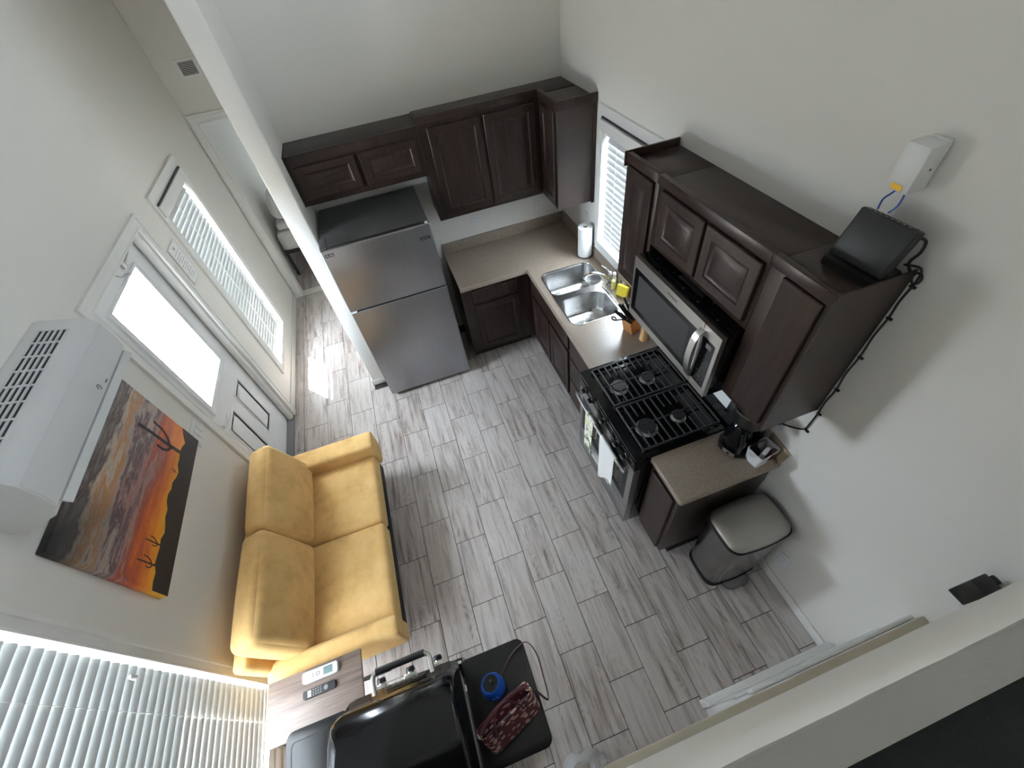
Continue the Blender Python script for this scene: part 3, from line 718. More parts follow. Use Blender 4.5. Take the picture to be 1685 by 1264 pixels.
t = thing('kitchen_scissors', 'black kitchen shears handle poking sideways from the knife block', 'scissors', (-.27, -1.73, CT+.15))
b = MB(); b.tube([(-.255, -1.775, CT+.150), (-.30, -1.755, CT+.165), (-.345, -1.735, CT+.16)], .005, 6); b.build('shank', m_black, t)
b = MB(); b.tube([(-.345, -1.735, CT+.16), (-.365, -1.725, CT+.168), (-.36, -1.705, CT+.172), (-.34, -1.71, CT+.167), (-.338, -1.728, CT+.162)], .005, 6); b.build('loop', m_black, t)
t = thing('wooden_mill', 'striped wooden pepper mill on counter beside the stove', 'pepper mill', (-.165, -1.848, CT))
MB().lathe([(.034, 0), (.035, .01), (.030, .06), (.028, .11), (.034, .14), (.030, .165), (.012, .18)], (-.165, -1.848, CT), 10).build('body', m_millwood, t)
MB().lathe([(.012, .18), (.014, .19), (.006, .2)], (-.165, -1.848, CT), 10).build('knob', m_chrome, t)

# paper towels
t = thing('paper_towel_holder', 'white paper towel roll on wire stand beside kitchen window', 'paper towels', (-.083, -.672, CT))
MB().lathe([(.066, .0), (.066, .005), (.006, .006)], (-.083, -.672, CT), 28).build('base', m_alu, t)
MB().lathe([(.019, .014), (.062, .014), (.063, .018), (.063, .278), (.061, .282), (.019, .282)], (-.083, -.672, CT), 36, cap=False).build('roll', m_paper, t, smooth=30)
MB().lathe([(.019, .014), (.019, .281), (.017, .281), (.017, .014)], (-.083, -.672, CT), 20, cap=False).build('core', m_cardboard, t)
MB().lathe([(.004, .006), (.004, .29), (.008, .295), (.001, .305)], (-.083, -.672, CT), 10).build('rod', m_alu, t)

# ------------------------------------------------------------------ fridge
FX0, FX1, FY0 = -2.172, -1.367, -.756
t = thing('refrigerator', 'stainless steel top freezer refrigerator beside the white partition', 'refrigerator', ((FX0+FX1)/2, -.4, 0))
MB().box(FX0+.004, FX1-.004, -.695, -.03, .03, 1.618, .004).build('case', m_fridgetop, t)
def fdoor(z0, z1, nm_):
    b = MB(); b.box(FX0, FX1, FY0, -.70, z0, z1, .009, 3)
    return b.build(nm_, m_fridge, t)
fd = fdoor(1.085, 1.634, 'freezer_door'); ld = fdoor(.045, 1.073, 'fridge_door')
MB().box(FX0+.01, FX1-.01, -.701, -.694, .05, 1.62).build('gasket', m_dark, t)
MB().box(FX0+.02, FX1-.02, -.70, -.66, .005, .045).build('toe_grille', m_dark, t)
for x in (FX0+.06, FX1-.06):
    MB().cyl((x, -.66, 0), (x, -.66, .03), .018, seg=12).build('foot', m_dark, t)
    MB().cyl((x, -.1, 0), (x, -.1, .03), .018, seg=12).build('foot', m_dark, t)
MB().box(FX0+.005, FX0+.055, -.74, -.58, 1.634, 1.648, .004).build('hinge_cover', m_fridgetop, t)
MB().cyl((FX1-.025, -.735, 1.634), (FX1-.025, -.735, 1.642), .012, seg=12).build('hinge_cap', m_white, t)
MB().box(FX0+.012, FX0+.05, FY0-.002, -.72, 1.0735, 1.0845).build('handle_clip', m_white, t)
MB().box(FX0+.055, FX1-.012, FY0+.012, -.70, 1.0735, 1.0845).build('handle_gap', m_dark, t)
lg = MB().box(-1.471, -1.394, FY0-.003, FY0+.001, 1.520, 1.543, .001).build('name_badge', m_slot, fd)
text('lettering', 'MAYTAG', .0135, m_alu, fd, (-1.4325, FY0-.0035, 1.5315), (1, 0, 0), (0, 0, 1))
MB().box(-2.150, -2.088, FY0-.0008, FY0+.001, 1.582, 1.607).build('sticker', m_slot, fd, smooth=0)
text('lettering', '10', .020, m_white, fd, (-2.136, FY0-.0014, 1.5945), (1, 0, 0), (0, 0, 1))
text('lettering', 'YEAR\nLIMITED', .0085, m_white, fd, (-2.107, FY0-.0014, 1.5945), (1, 0, 0), (0, 0, 1))

# ------------------------------------------------------------------ stove
YA, YB = -2.722, -1.962
RZ = .918
t = thing('gas_stove', 'black and steel four burner gas stove below the microwave', 'stove', (-.36, (YA+YB)/2, 0))
MB().box(-.668, -.03, YA+.003, YB-.003, .05, RZ-.03, .003).build('body', m_blackgloss, t)
b = MB(); b.plate(rect(-.716, -.055, YA, YB), [], lambda u, v, w: (u, v, w), RZ-.03, RZ-.008); b.build('cooktop', m_blackgloss, t)
b = MB(); b.plate(rrect(-.727, -.05, YA-.001, YB+.001, .012, 3), [rrect(-.668, -.13, YA+.028, YB-.028, .03, 4)], lambda u, v, w: (u, v, w), RZ-.008, RZ+.008); b.build('cooktop_rim', m_blackgloss, t)
MB().box(-.13, -.05, YA, YB, RZ+.008, RZ+.024, .004).build('rear_vent', m_blackgloss, t)
b = MB()
for k in range(11): b.box(-.115, -.075, YA+.07+.056*k, YA+.105+.056*k, RZ+.0235, RZ+.0250)
b.build('vent_slots', m_slot, t, smooth=0)
b = MB(); b.rings([[(-.668, y, RZ-.031), (-.725, y, RZ-.031), (-.726, y, RZ-.05), (-.722, y, .798), (-.668, y, .798)] for y in (YA, YB)]); b.build('control_panel', m_blackgloss, t)
b = MB(); b.box(-.7275, -.700, YA+.004, YB-.004, RZ-.034, RZ-.031); b.build('panel_strip', m_alu, t)
od = MB(); od.plate(rect(YA+.004, YB-.004, .245, .792), [rect(YA+.055, YB-.045, .325, .715)], FX(-.72, -1), -.048, 0); od = od.build('oven_door', m_rangesteel, t, smooth=0)
b = MB(); b.box(-.717, -.680, YA+.055, YB-.045, .325, .715); b.build('window', m_blackgloss, od)
b = MB(); b.plate(rect(YA+.056, YB-.046, .326, .714), [rect(YA+.10, YB-.09, .37, .67)], FX(-.719, -1), -.002, .001); b.build('window_border', m_slot, od)
HX, HZ = -.770, .766
b = MB(); b.tube([(HX+.012, YA+.05, HZ), (HX, YA+.10, HZ), (HX, YB-.10, HZ), (HX+.012, YB-.05, HZ)], .0105, 10, 4); b.build('handle', m_rangesteel, od)
for y in (YA+.055, YB-.055): MB().cyl((-.719, y, HZ), (HX+.006, y, HZ), .009, seg=10).build('handle_post', m_rangesteel, od)
dr = MB().box(-.722, -.670, YA+.004, YB-.004, .055, .235, .004).build('storage_drawer', m_rangesteel, t)
b = MB(); b.rings([[(-.722, y, .192), (-.732, y, .197), (-.732, y, .212), (-.722, y, .217)] for y in ((YA+YB)/2-.14, (YA+YB)/2+.14)]); b.build('drawer_pull', m_steel, dr)
for x in (-.63, -.10):
    for y in (YA+.05, YB-.05): MB().cyl((x, y, 0), (x, y, .05), .016, seg=10).build('foot', m_black, t)
k0 = None
for y in (-2.06, -2.155, -2.342, -2.53, -2.625):
    if k0 is None:
        k0 = MB().lathe([(.024, 0), (.024, .008), (.019, .012), (.017, .032), (.004, .034)], (-.7235, y, .838), 16, (-.99, 0, .12)).build('knob', m_black, t); ky = y
        kg = MB(); kg.tube([(-.755, y-.016, .842), (-.759, y, .8425), (-.755, y+.016, .842)], .005, 6); kg = kg.build('grip', m_grey, k0)
    else:
        c = shifted(k0, t, (0, y-ky, 0)); g2 = kg.copy(); COL.objects.link(g2); g2.parent = c
for (x, y, r) in ((-.545, -2.185, .05), (-.340, -2.188, .042), (-.545, -2.535, .055), (-.328, -2.536, .038)):
    bo = MB().lathe([(r*1.25, 0), (r*1.2, .006), (r*.9, .012), (r*.9, .02)], (x, y, RZ-.008), 20).build('burner', m_alu, t)
    MB().lathe([(r, .0), (r, .009), (r*.9, .013), (.002, .014)], (x, y, RZ+.012), 20).build('burner_cap', m_burn, bo)
GZ = RZ+.034
def grate(y0, y1):
    b = MB(); w = .0055; x0, x1 = -.655, -.150; yc = (y0+y1)/2; h = .012
    for y in (y0+w, y1-w): b.box(x0, x1, y-w, y+w, GZ-h, GZ, .002, 1)
    for x in (x0, x1): b.box(x-w, x+w, y0+w, y1-w, GZ-h, GZ, .002, 1)
    for k in range(1, 11):
        x = x0 + (x1-x0)*k/11; f = .0036
        near = min(abs(x+.545), abs(x+.334)) < .062
        if near:
            for ya, yb in ((y0, yc-.060), (yc+.060, y1)): b.box(x-f, x+f, ya, yb, GZ-h, GZ, .001, 1)
        else: b.box(x-f, x+f, y0, y1, GZ-h, GZ, .001, 1)
    b.box(x0, x1, yc-w*.7, yc+w*.7, GZ-h-.006, GZ-.006, .0015, 1)
    for x in (x0, x1):
        for y in (y0+w, y1-w): b.box(x-w, x+w, y-w, y+w, RZ-.002, GZ-h+.001)
    b.build('grate', m_iron, t, smooth=0)
grate(-2.335, YB-.035); grate(YA+.035, -2.347)

# towels over the oven handle
def towel(name, label, y0, y1, zb, zf, mat, skew=0, tilt=0, x0=-.770, hz=.766):
    grid = []; n = 12
    prof = [(x0+.020, zb)] + [(x0+.016, zb+(hz-zb)*f) for f in (.33, .66, .93)] + [(x0+.0125*math.cos(R(a)), hz+.0125*math.sin(R(a))) for a in (20, 55, 90, 125, 160)] + [(x0-.014-.006*f, hz+(zf-hz)*f) for f in (.12, .35, .6, .8, 1)]
    for i in range(n+1):
        f = i/n; y = y0+(y1-y0)*f; row = []
        for k, (x, z) in enumerate(prof):
            hang = max(0, (hz-z))/.35
            row.append((x + .006*math.sin(f*9+1)*hang*(-1 if k > 6 else .3), y + skew*hang*(1 if k > 6 else 0)*.1, z + (.02*math.sin(f*4)+tilt*(f-.5) if k == len(prof)-1 else 0)))
        grid.append(row)
    b = MB(); b.sheet(grid, .003); b.build(name, mat, label=label, cat='towel', smooth=60)
towel('dish_towel', 'lemon and leaf print dish towel hanging on oven handle', -2.300, -2.185, .50, .40, m_towelprint)
towel('dish_towel', 'plain white dish towel hanging on the oven handle', -2.590, -2.395, .52, .40, m_paper, -.25, -.20)

# sheet leaning behind the stove
b = MB(); b.sheet([[(-.052, -2.43, .945), (-.012, -2.45, 1.06)], [(-.052, -2.54, .943), (-.012, -2.54, 1.07)], [(-.052, -2.612, .943), (-.012, -2.60, 1.06)]], .002)
b.build('paper_sheet', m_paper, label='white paper sheet leaning on wall behind the stove', cat='paper', smooth=0)

# ------------------------------------------------------------------ microwave
MZ0, MZ1 = 1.345, 1.752
t = thing('microwave_oven', 'black and steel over the range microwave under short wall cabinet', 'microwave', (-.2, (YA+YB)/2, MZ0))
MB().box(-.375, -.002, YA+.006, YB-.002, MZ0, MZ1, .003).build('case', m_blackgloss, t)
b = MB(); b.plate(rect(-2.592, YB-.002, MZ0+.003, MZ1-.002), [rrect(-2.582, -1.978, 1.393, 1.684, .012, 3)], FX(-.372, -1), 0, .026); md_ = b.build('door', m_steel, t, smooth=30)
b = MB(); b.plate(rrect(-2.585, -1.975, 1.390, 1.687, .012, 3), [], FX(-.372, -1), .004, .0235); wn = b.build('window', m_blackgloss, md_)
b = MB(); b.plate(rrect(-2.50, -2.02, 1.425, 1.652, .008, 3), [], FX(-.3955, -1), 0, .0005); b.build('mesh_screen', m_slot, wn)
text('lettering', 'Whirlpool', .020, m_slot, md_, (-.3985, -2.333, 1.718), (0, -1, 0), (0, 0, 1))
b = MB(); b.plate(rect(YA+.006, -2.596, MZ0+.003, MZ1-.002), [rrect(-2.694, -2.600, 1.393, 1.684, .01, 3)], FX(-.372, -1), 0, .026); cp = b.build('control_column', m_steel, t, smooth=30)
b = MB(); b.plate(rrect(-2.696, -2.598, 1.391, 1.686, .01, 3), [], FX(-.372, -1), .004, .0245); b.build('control_panel', m_blackgloss, cp)
MB().box(-.3975, -.396, -2.672, -2.635, 1.635, 1.662).build('display', m_grey, cp)
b = MB()
for i in range(7):
    for j in range(3): b.box(-.3972, -.396, -2.683+.026*j, -2.669+.026*j, 1.41+.030*i, 1.414+.030*i)
b.build('buttons', plain('dim_key_print', (.07, .07, .075), .4), cp, smooth=0)
b = MB(); b.rings([[(x, y-w_, z), (x, y+w_, z), (x+.008, y+w_, z), (x+.008, y-w_, z)] for (x, y, z, w_) in
    [(-.400, -2.592, 1.715, .017), (-.425, -2.590, 1.695, .018), (-.438, -2.588, 1.65, .019), (-.444, -2.588, 1.58, .019), (-.444, -2.588, 1.53, .019), (-.438, -2.589, 1.46, .019), (-.425, -2.590, 1.415, .018), (-.400, -2.592, 1.395, .017)]]); b.build('handle', m_steel, md_, smooth=50)
MB().box(-.305, -.275, -2.43, -2.235, MZ1, MZ1+.002).build('rating_plate', m_alu, t)
b = MB()
for y in (-2.05, -2.16, -2.2, -2.33, -2.45, -2.49, -2.6): b.cyl((-.34+.03*((y*100) % 3-1), y, MZ1), (-.34+.03*((y*100) % 3-1), y, MZ1+.002), .004, seg=8)
b.build('screws', m_alu, t)

# ------------------------------------------------------------------ end counter items
t = thing('coffee_maker', 'black drip coffee maker on the end counter beside the stove', 'coffee maker', (-.125, -2.81, CT))
CM = Matrix.Translation((-.128, -2.823, CT)) @ Matrix.Rotation(R(18), 4, 'Z') @ Matrix.Scale(1.1, 4)
b = MB(CM); b.plate(rrect(-.10, .10, -.075, .075, [.06, .01, .01, .06], 6), [], lambda u, v, w: (u, v, w), 0, .035); b.build('base', m_black, t)
b = MB(CM); b.box(.02, .10, -.072, .072, .035, .26, .01, 2); b.build('tower', m_black, t)
b = MB(CM); b.plate(rrect(-.085, .10, -.075, .075, [.06, .01, .01, .06], 6), [], lambda u, v, w: (u, v, w), .225, .315); b.build('head', m_black, t)
b = MB(CM); b.plate(rrect(-.087, -.02, -.077, .077, [.06, .005, .005, .06], 6), [], lambda u, v, w: (u, v, w), .300, .306); b.build('trim_band', m_alu, t)
b = MB(CM); b.lathe([(.045, .036), (.062, .05), (.066, .10), (.052, .16), (.046, .185), (.05, .195), (.044, .205), (.002, .21)], (-.03, 0, 0), 20); cf = b.build('carafe', m_blackgloss, t)
b = MB(CM); b.tube([(-.075, -.03, .17), (-.115, -.055, .165), (-.118, -.058, .09), (-.085, -.038, .07)], .008, 8); b.build('carafe_handle', m_black, cf)
b = MB(CM); b.box(-.1035, -.095, -.045, .02, .006, .03, .002); bp_ = b.build('switch_plate', m_alu, t)
b = MB(CM); b.cyl((-.1035, -.012, .018), (-.107, -.012, .018), .008, seg=12); b.build('button', m_slot, bp_)

t = thing('storage_basket', 'white open basket of pods on the end counter beside coffee maker', 'basket', (-.09, -2.955, CT))
BM = Matrix.Translation((-.093, -2.955, CT)) @ Matrix.Rotation(R(8), 4, 'Z')
b = MB(BM); rs = []
for ins, z in ((.012, .001), (.010, 0), (.0, .105), (.004, .107), (.014, .008), (.02, .006)):
    rs.append([(u, v, z) for u, v in rrect(-.07+ins, .07-ins, -.052+ins, .052-ins, .014, 4)])
b.rings(rs); b.build('bin', m_white, t)
for k, (dx, dy, c, lab) in enumerate(((-.02, .018, m_black, 'black foil packet leaning in white basket nearest coffee maker'), (.015, .022, m_grey, 'grey packet leaning in white basket against the wall'), (.0, -.008, m_paper, 'white cup sachet on top in white basket'), (.025, -.02, m_burg, 'dark red sachet lying in white basket'))):
    tt = MB(BM @ Matrix.Translation((dx, dy, .02)) @ Matrix.Rotation(R(-18+12*k), 4, 'X') @ Matrix.Rotation(R(20*k-25), 4, 'Z'))
    tt.cushion((0, 0, .05), (.030, .010, .052 if k < 2 else .038), .008, (0, .004, 0), 6); tt.build('coffee_packet', c, label=lab, cat='packet', group='packets in the basket')
b = MB(); b.sheet([[(-.014, -2.90, CT+.001), (-.006, -2.90, CT+.135)], [(-.014, -3.028, CT+.001), (-.006, -3.045, CT+.115)]], .003); b.build('cardboard_flap', m_cardboard, label='brown cardboard piece leaning on right wall behind white basket', cat='cardboard', smooth=0)

# ------------------------------------------------------------------ trash can
t = thing('trash_can', 'stainless steel step trash can against right wall by end counter', 'trash can', (-.22, -3.18, 0))
def tsub(p, n=8):
    out = []
    for i in range(len(p)):
        a, c = p[i], p[(i+1) % len(p)]; k = n if i % 6 == 5 else 1
        for q in range(k): out.append((a[0]+(c[0]-a[0])*q/k, a[1]+(c[1]-a[1])*q/k))
    return out
def dsh(x0, x1, y0, y1, r, bulge):
    pts = tsub(rrect(x0, x1, y0, y1, r, 5)); cx, cy, hx, hy = (x0+x1)/2, (y0+y1)/2, (x1-x0)/2, (y1-y0)/2; out = []
    for u, v in pts:
        f = max(0, 1-((u-cx)/hx)**2); g = max(0, 1-((v-cy)/hy)**2)
        out.append((u + math.copysign(bulge*.4*g, u-cx)*(1 if abs(u-cx) > hx*.6 else abs(u-cx)/hx/.6), v + math.copysign(bulge*f, v-cy)*(1 if abs(v-cy) > hy*.6 else abs(v-cy)/hy/.6)))
    return out
def trash(ins, z): return [(u, v, z) for u, v in dsh(-.415+ins, -.035-ins, -3.305+ins, -3.055-ins, .05, .018)]
b = MB(); b.rings([trash(.012, .025), trash(.008, .06), trash(.0, .615)]); b.build('body', m_trash, t, smooth=50)
b = MB(); b.rings([trash(.008, 0), trash(.004, .004), trash(.004, .026)]); b.build('base_ring', m_black, t, smooth=50)
b = MB(); b.rings([trash(-.004, .612), trash(-.006, .618), trash(-.006, .632), trash(0, .636)]); b.build('rim', m_black, t, smooth=50)
b = MB(); b.rings([trash(.001, .635), trash(.001, .646), trash(.008, .654), trash(.022, .659), trash(.042, .661)]); b.build('lid', m_trashlid, t, smooth=50)
b = MB(); b.plate(rrect(-.315, -.135, -3.372, -3.30, [.05, .05, .005, .005], 6), [], lambda u, v, w: (u, v, w), .012, .026); b.build('pedal', m_trash, t)

# ------------------------------------------------------------------ air conditioner
t = thing('air_conditioner', 'white wall mounted split air conditioner above the painting', 'air conditioner', (-W, -2.205, 1.89))
AY0, AY1 = -2.632, -1.785
sec = [(-W+.001, 1.90), (-W+.001, 2.185), (-W+.02, 2.188), (-W+.165, 2.150), (-W+.185, 2.140), (-W+.203, 2.105), (-W+.207, 2.03), (-W+.200, 1.965), (-W+.17, 1.945), (-W+.165, 1.925), (-W+.10, 1.905)]
b = MB(); b.rings([[(x, y, z) for x, z in sec] for y in (AY0, AY0+.004, AY1-.004, AY1)]); b.build('body', m_acwhite, t, smooth=40)
def actop(f): return (-W+.02+.145*f, 2.1885-.038*f)
b = MB(); n_ = 2
(xa, za), (xb, zb) = actop(.22), actop(.86)
b.rings([[(xa, y, za+.0004), (xb, y, zb+.0004), (xb, y, zb-.002), (xa, y, za-.002)] for y in (AY0+.10, AY1-.075)]); b.build('grille_recess', m_slot, t)
s0 = None
for k in range(6):
    f = .22+.64*k/5; x, z = actop(f)
    if s0 is None: s0 = MB().box(x-.0035, x+.0035, AY0+.10, AY1-.075, z-.001, z+.0045).build('grille_bar', m_acwhite, t); o0 = (x, z)
    else: shifted(s0, t, (x-o0[0], 0, z-o0[1]))
s0 = None
for k in range(9):
    y = AY0+.10+(AY1-.075-AY0-.10)*k/8
    if s0 is None:
        b = MB(); b.rings([[(xa, y-.004, za), (xb, y-.004, zb), (xb, y-.004, zb+.005), (xa, y-.004, za+.005)], [(xa, y+.004, za), (xb, y+.004, zb), (xb, y+.004, zb+.005), (xa, y+.004, za+.005)]]); s0 = b.build('grille_rib', m_acwhite, t); y00 = y
    else: shifted(s0, t, (0, y-y00, 0))
b = MB(); b.rings([[(-W+.17, y, 1.952), (-W+.200, y, 1.956), (-W+.213, y, 1.935), (-W+.214, y, 1.930), (-W+.209, y, 1.930), (-W+.196, y, 1.949), (-W+.172, y, 1.947)] for y in (AY0+.03, AY1-.02)]); b.build('louvre', m_acwhite, t, smooth=30)
b = MB(); b.rings([[(x+dx_, y, z) for x, z, dx_ in ((-W+.2035, 2.10, 0), (-W+.2075, 2.03, 0), (-W+.2015, 1.975, 0), (-W+.2015, 1.975, .002), (-W+.2075, 2.03, .003), (-W+.2035, 2.10, .002))] for y in (AY0+.006, AY1-.006)]); b.build('front_panel', m_acwhite, t, smooth=30)
b = MB(); b.tube([(-W+.2095, -2.105, 2.00), (-W+.2105, -2.10, 2.012), (-W+.2105, -2.09, 2.012), (-W+.21, -2.088, 2.0), (-W+.2095, -2.095, 1.988)], .002, 5); b.build('emblem', m_grey, t)
MB().box(-W+.207, -W+.2095, -2.05, -2.03, 1.982, 1.986).build('indicator', m_grey, t)

# ------------------------------------------------------------------ painting
t = thing('canvas_painting', 'desert sunset canvas painting with cactus silhouettes below the air conditioner', 'painting', (-W, -2.207, 1.2))
MB().box(-W+.001, -W+.036, -2.667, -1.747, 1.203, 1.803, .003).build('canvas', m_pic, t)
PF = FX(-W+.036)
def sil(poly, nm_='silhouette'):
    b = MB(); b.plate(poly, [], PF, 0, .0012); b.build(nm_, m_picdark, t, smooth=0)
ridge = [(-2.667, 1.203), (-1.747, 1.203), (-1.747, 1.335)]
for k in range(24):
    y = -1.75-.917*k/23; base_ = [(-1.75, 1.338), (-1.82, 1.30), (-1.93, 1.322), (-2.03, 1.30), (-2.19, 1.333), (-2.37, 1.303), (-2.5, 1.315), (-2.667, 1.298)]
    for (ya0, za0), (yb0, zb0) in zip(base_, base_[1:]):
        if yb0 <= y <= ya0: z = za0+(zb0-za0)*(ya0-y)/(ya0-yb0); break
    ridge.append((y, z + .006*math.sin(k*2.3)))
ridge[-1] = (-2.667, 1.298)
sil(ridge, 'ridge_silhouette')
def limb(pts, w0, w1):
    n = len(pts); L = []; Rr = []
    for i, (y, z) in enumerate(pts):
        a = pts[max(i-1, 0)]; c = pts[min(i+1, n-1)]; dy, dz = c[0]-a[0], c[1]-a[1]; l = math.hypot(dy, dz); w = w0+(w1-w0)*i/(n-1)
        L.append((y-dz/l*w, z+dy/l*w)); Rr.append((y+dz/l*w, z-dy/l*w))
    return L + Rr[::-1]
def cactus(y, z, s, nm_='cactus_silhouette'):
    b = MB()
    for pts, w0, w1 in (([(y, z), (y-.006*s, z+.10*s), (y-.008*s, z+.22*s), (y-.012*s, z+.30*s)], .011*s, .007*s),
                        ([(y-.005*s, z+.09*s), (y+.03*s, z+.115*s), (y+.055*s, z+.16*s), (y+.06*s, z+.225*s)], .008*s, .006*s),
                        ([(y-.005*s, z+.075*s), (y-.04*s, z+.095*s), (y-.055*s, z+.125*s), (y-.052*s, z+.165*s)], .008*s, .006*s)):
        b.plate(limb(pts, w0, w1), [], PF, .0002, .0013)
    b.build(nm_, m_picdark, t, smooth=0)
cactus(-1.909, 1.305, 1.02); cactus(-2.455, 1.30, .34); cactus(-2.556, 1.298, .40); cactus(-2.04, 1.31, .14)

# ------------------------------------------------------------------ sofa
t = thing('loveseat_sofa', 'mustard yellow fabric two seat sofa against the left wall', 'sofa', (-2.7, -2.25, 0))
b = MB(); b.box(-3.04, -2.37, -2.93, -1.55, .16, .285, .02, 3); b.build('base_frame', m_fabric, t)
b = MB(); b.box(-2.40, -2.352, -2.93, -1.60, .10, .20, .004); b.build('front_rail', m_dark, t)
for i, (x, y) in enumerate(((-2.42, -1.60), (-2.42, -2.88), (-2.98, -1.60), (-2.98, -2.88))):
    MB().cyl((x, y, 0), (x, y, .165), .018, .026, seg=12).build('leg', m_dark, t)
for y0, y1 in ((-2.237, -1.655), (-2.905, -2.243)):
    b = MB(); b.cushion((-2.635, (y0+y1)/2, .345), (.308, (y1-y0)/2, .075), .03, (0, 0, .012), 16); b.build('seat_cushion', m_fabric, t, smooth=60)
for y0, y1, nm_ in ((-1.672, -1.505, 'arm'), (-2.995, -2.885, 'arm')):
    b = MB(); b.cushion((-2.665, (y0+y1)/2, .395), (.365, (y1-y0)/2, .125), .022, (0, .006, .006), 14); b.build(nm_, m_fabric, t, smooth=60)
b = MB(Matrix.Translation((-3.03, -2.25, .45)) @ Matrix.Rotation(R(-10), 4, 'Y')); b.cushion((0, 0, .0), (.045, .69, .26), .03, (0, 0, 0), 12); b.build('back_frame', m_fabric, t, smooth=60)
for y0, y1, dz, rot in ((-2.232, -1.595, .0, 1.5), (-2.895, -2.245, .012, -1.5)):
    b = MB(Matrix.Translation((-2.925, (y0+y1)/2, .615+dz)) @ Matrix.Rotation(R(-17), 4, 'Y') @ Matrix.Rotation(R(rot), 4, 'X'))
    b.cushion((0, 0, 0), (.085, (y1-y0)/2, .225), .05, (.035, .012, .016), 18); bc = b.build('back_cushion', m_fabric, t, smooth=70)
    b = MB(Matrix.Translation((-2.925, (y0+y1)/2, .615+dz)) @ Matrix.Rotation(R(-17), 4, 'Y') @ Matrix.Rotation(R(rot), 4, 'X'))
    hw, hz = (y1-y0)/2-.028, .198
    b.tube([(.080, u, v) for u, v in rrect(-hw, hw, -hz, hz, .04, 4)], .0022, 5, smooth=0); b.build('seam', m_fabric, bc)

# ------------------------------------------------------------------ side table with remotes
TZ = .585
t = thing('side_table', 'small walnut top side table between sofa and gas grill', 'table', (-2.74, -3.14, 0))
MB().box(-2.978, -2.494, -3.292, -3.012, TZ-.018, TZ, .002).build('table_top', m_tabletop, t)
for y in (-3.275, -3.03):
    MB().box(-2.96, -2.94, y-.01, y+.01, .02, TZ-.018).build('leg', m_black, t)
    MB().box(-2.96, -2.52, y-.01, y+.01, 0, .02).build('foot_bar', m_black, t)
MB().box(-2.96, -2.94, -3.265, -3.04, .0, .02).build('cross_bar', m_black, t)
def rm(cx, cy, rz, l, w): return Matrix.Translation((cx, cy, TZ)) @ Matrix.Rotation(R(rz), 4, 'Z')
t = thing('air_conditioner_remote', 'white remote with small grey screen on the walnut side table', 'remote', (-2.70, -3.055, TZ))
M_ = rm(-2.703, -3.056, 0, 0, 0)
b = MB(M_); b.plate(rrect(-.092, .092, -.026, .026, .012, 4), [], lambda u, v, w: (u, v, w), 0, .020); b.bev([e for e in b.bm.edges if len(e.link_faces) == 2 and e.calc_face_angle(0) > 1 and all(v.co.z > TZ+.018 for v in e.verts)], .004, 2); b.build('shell', m_white, t)
b = MB(M_); b.box(.018, .066, -.018, .018, .0195, .0205); b.build('screen', plain('lcd_grey', (.17, .24, .25), .25), t)
b = MB(M_); b.box(-.038, -.034, -.012, .012, .0198, .0212); b.plate(rrect(-.02, .0, -.009, .009, .004, 3), [rrect(-.016, -.004, -.005, .005, .002, 3)], lambda u, v, w: (u, v, w), .0198, .0212); b.build('buttons', m_grey, t)
t = thing('television_remote', 'slim black remote with round pad on the walnut side table', 'remote', (-2.71, -3.13, TZ))
M_ = rm(-2.711, -3.131, 1, 0, 0)
b = MB(M_); b.plate(rrect(-.082, .082, -.019, .019, .008, 4), [], lambda u, v, w: (u, v, w), 0, .016); b.build('shell', m_black, t)
b = MB(M_); b.lathe([(.0155, .0155), (.0155, .0172), (.0125, .0172), (.0125, .0155)], (.035, 0, 0), 20, cap=False); b.build('ring_pad', m_slot, t)
b = MB(M_); b.lathe([(.011, .0155), (.011, .0175), (.001, .0178)], (.035, 0, 0), 16); b.build('select_button', m_grey, t)
b = MB(M_)
for i in range(4):
    for j in range(3): b.lathe([(.0036, .0155), (.0036, .0172), (.0005, .0174)], (.008-.0125*i, -.011+.011*j, 0), 8)
b.build('buttons', m_grey, t)
b = MB(M_)
for i in range(2):
    for j in range(2): b.box(-.058+.010*i, -.0505+.010*i, -.0145+.0155*j, -.001+.0155*j, .0155, .0172)
b.build('app_buttons', m_white, t)

# ------------------------------------------------------------------ gas grill
t = thing('gas_grill', 'black gas barbecue grill on cart with folded out side shelves', 'grill', (-2.19, -3.52, 0))
GX0, GX1 = -2.46, -1.95
# cart
for x in (GX0+.03, GX1-.03):
    for y in (-3.74, -3.34): MB().box(x-.016, x+.016, y-.016, y+.016, .0, .72).build('leg', m_black, t)
MB().box(GX0+.02, GX1-.02, -3.75, -3.33, .16, .18, .004).build('bottom_shelf', m_black, t)
MB().box(GX0+.02, GX1-.02, -3.765, -3.755, .18, .70).build('back_panel', m_black, t)
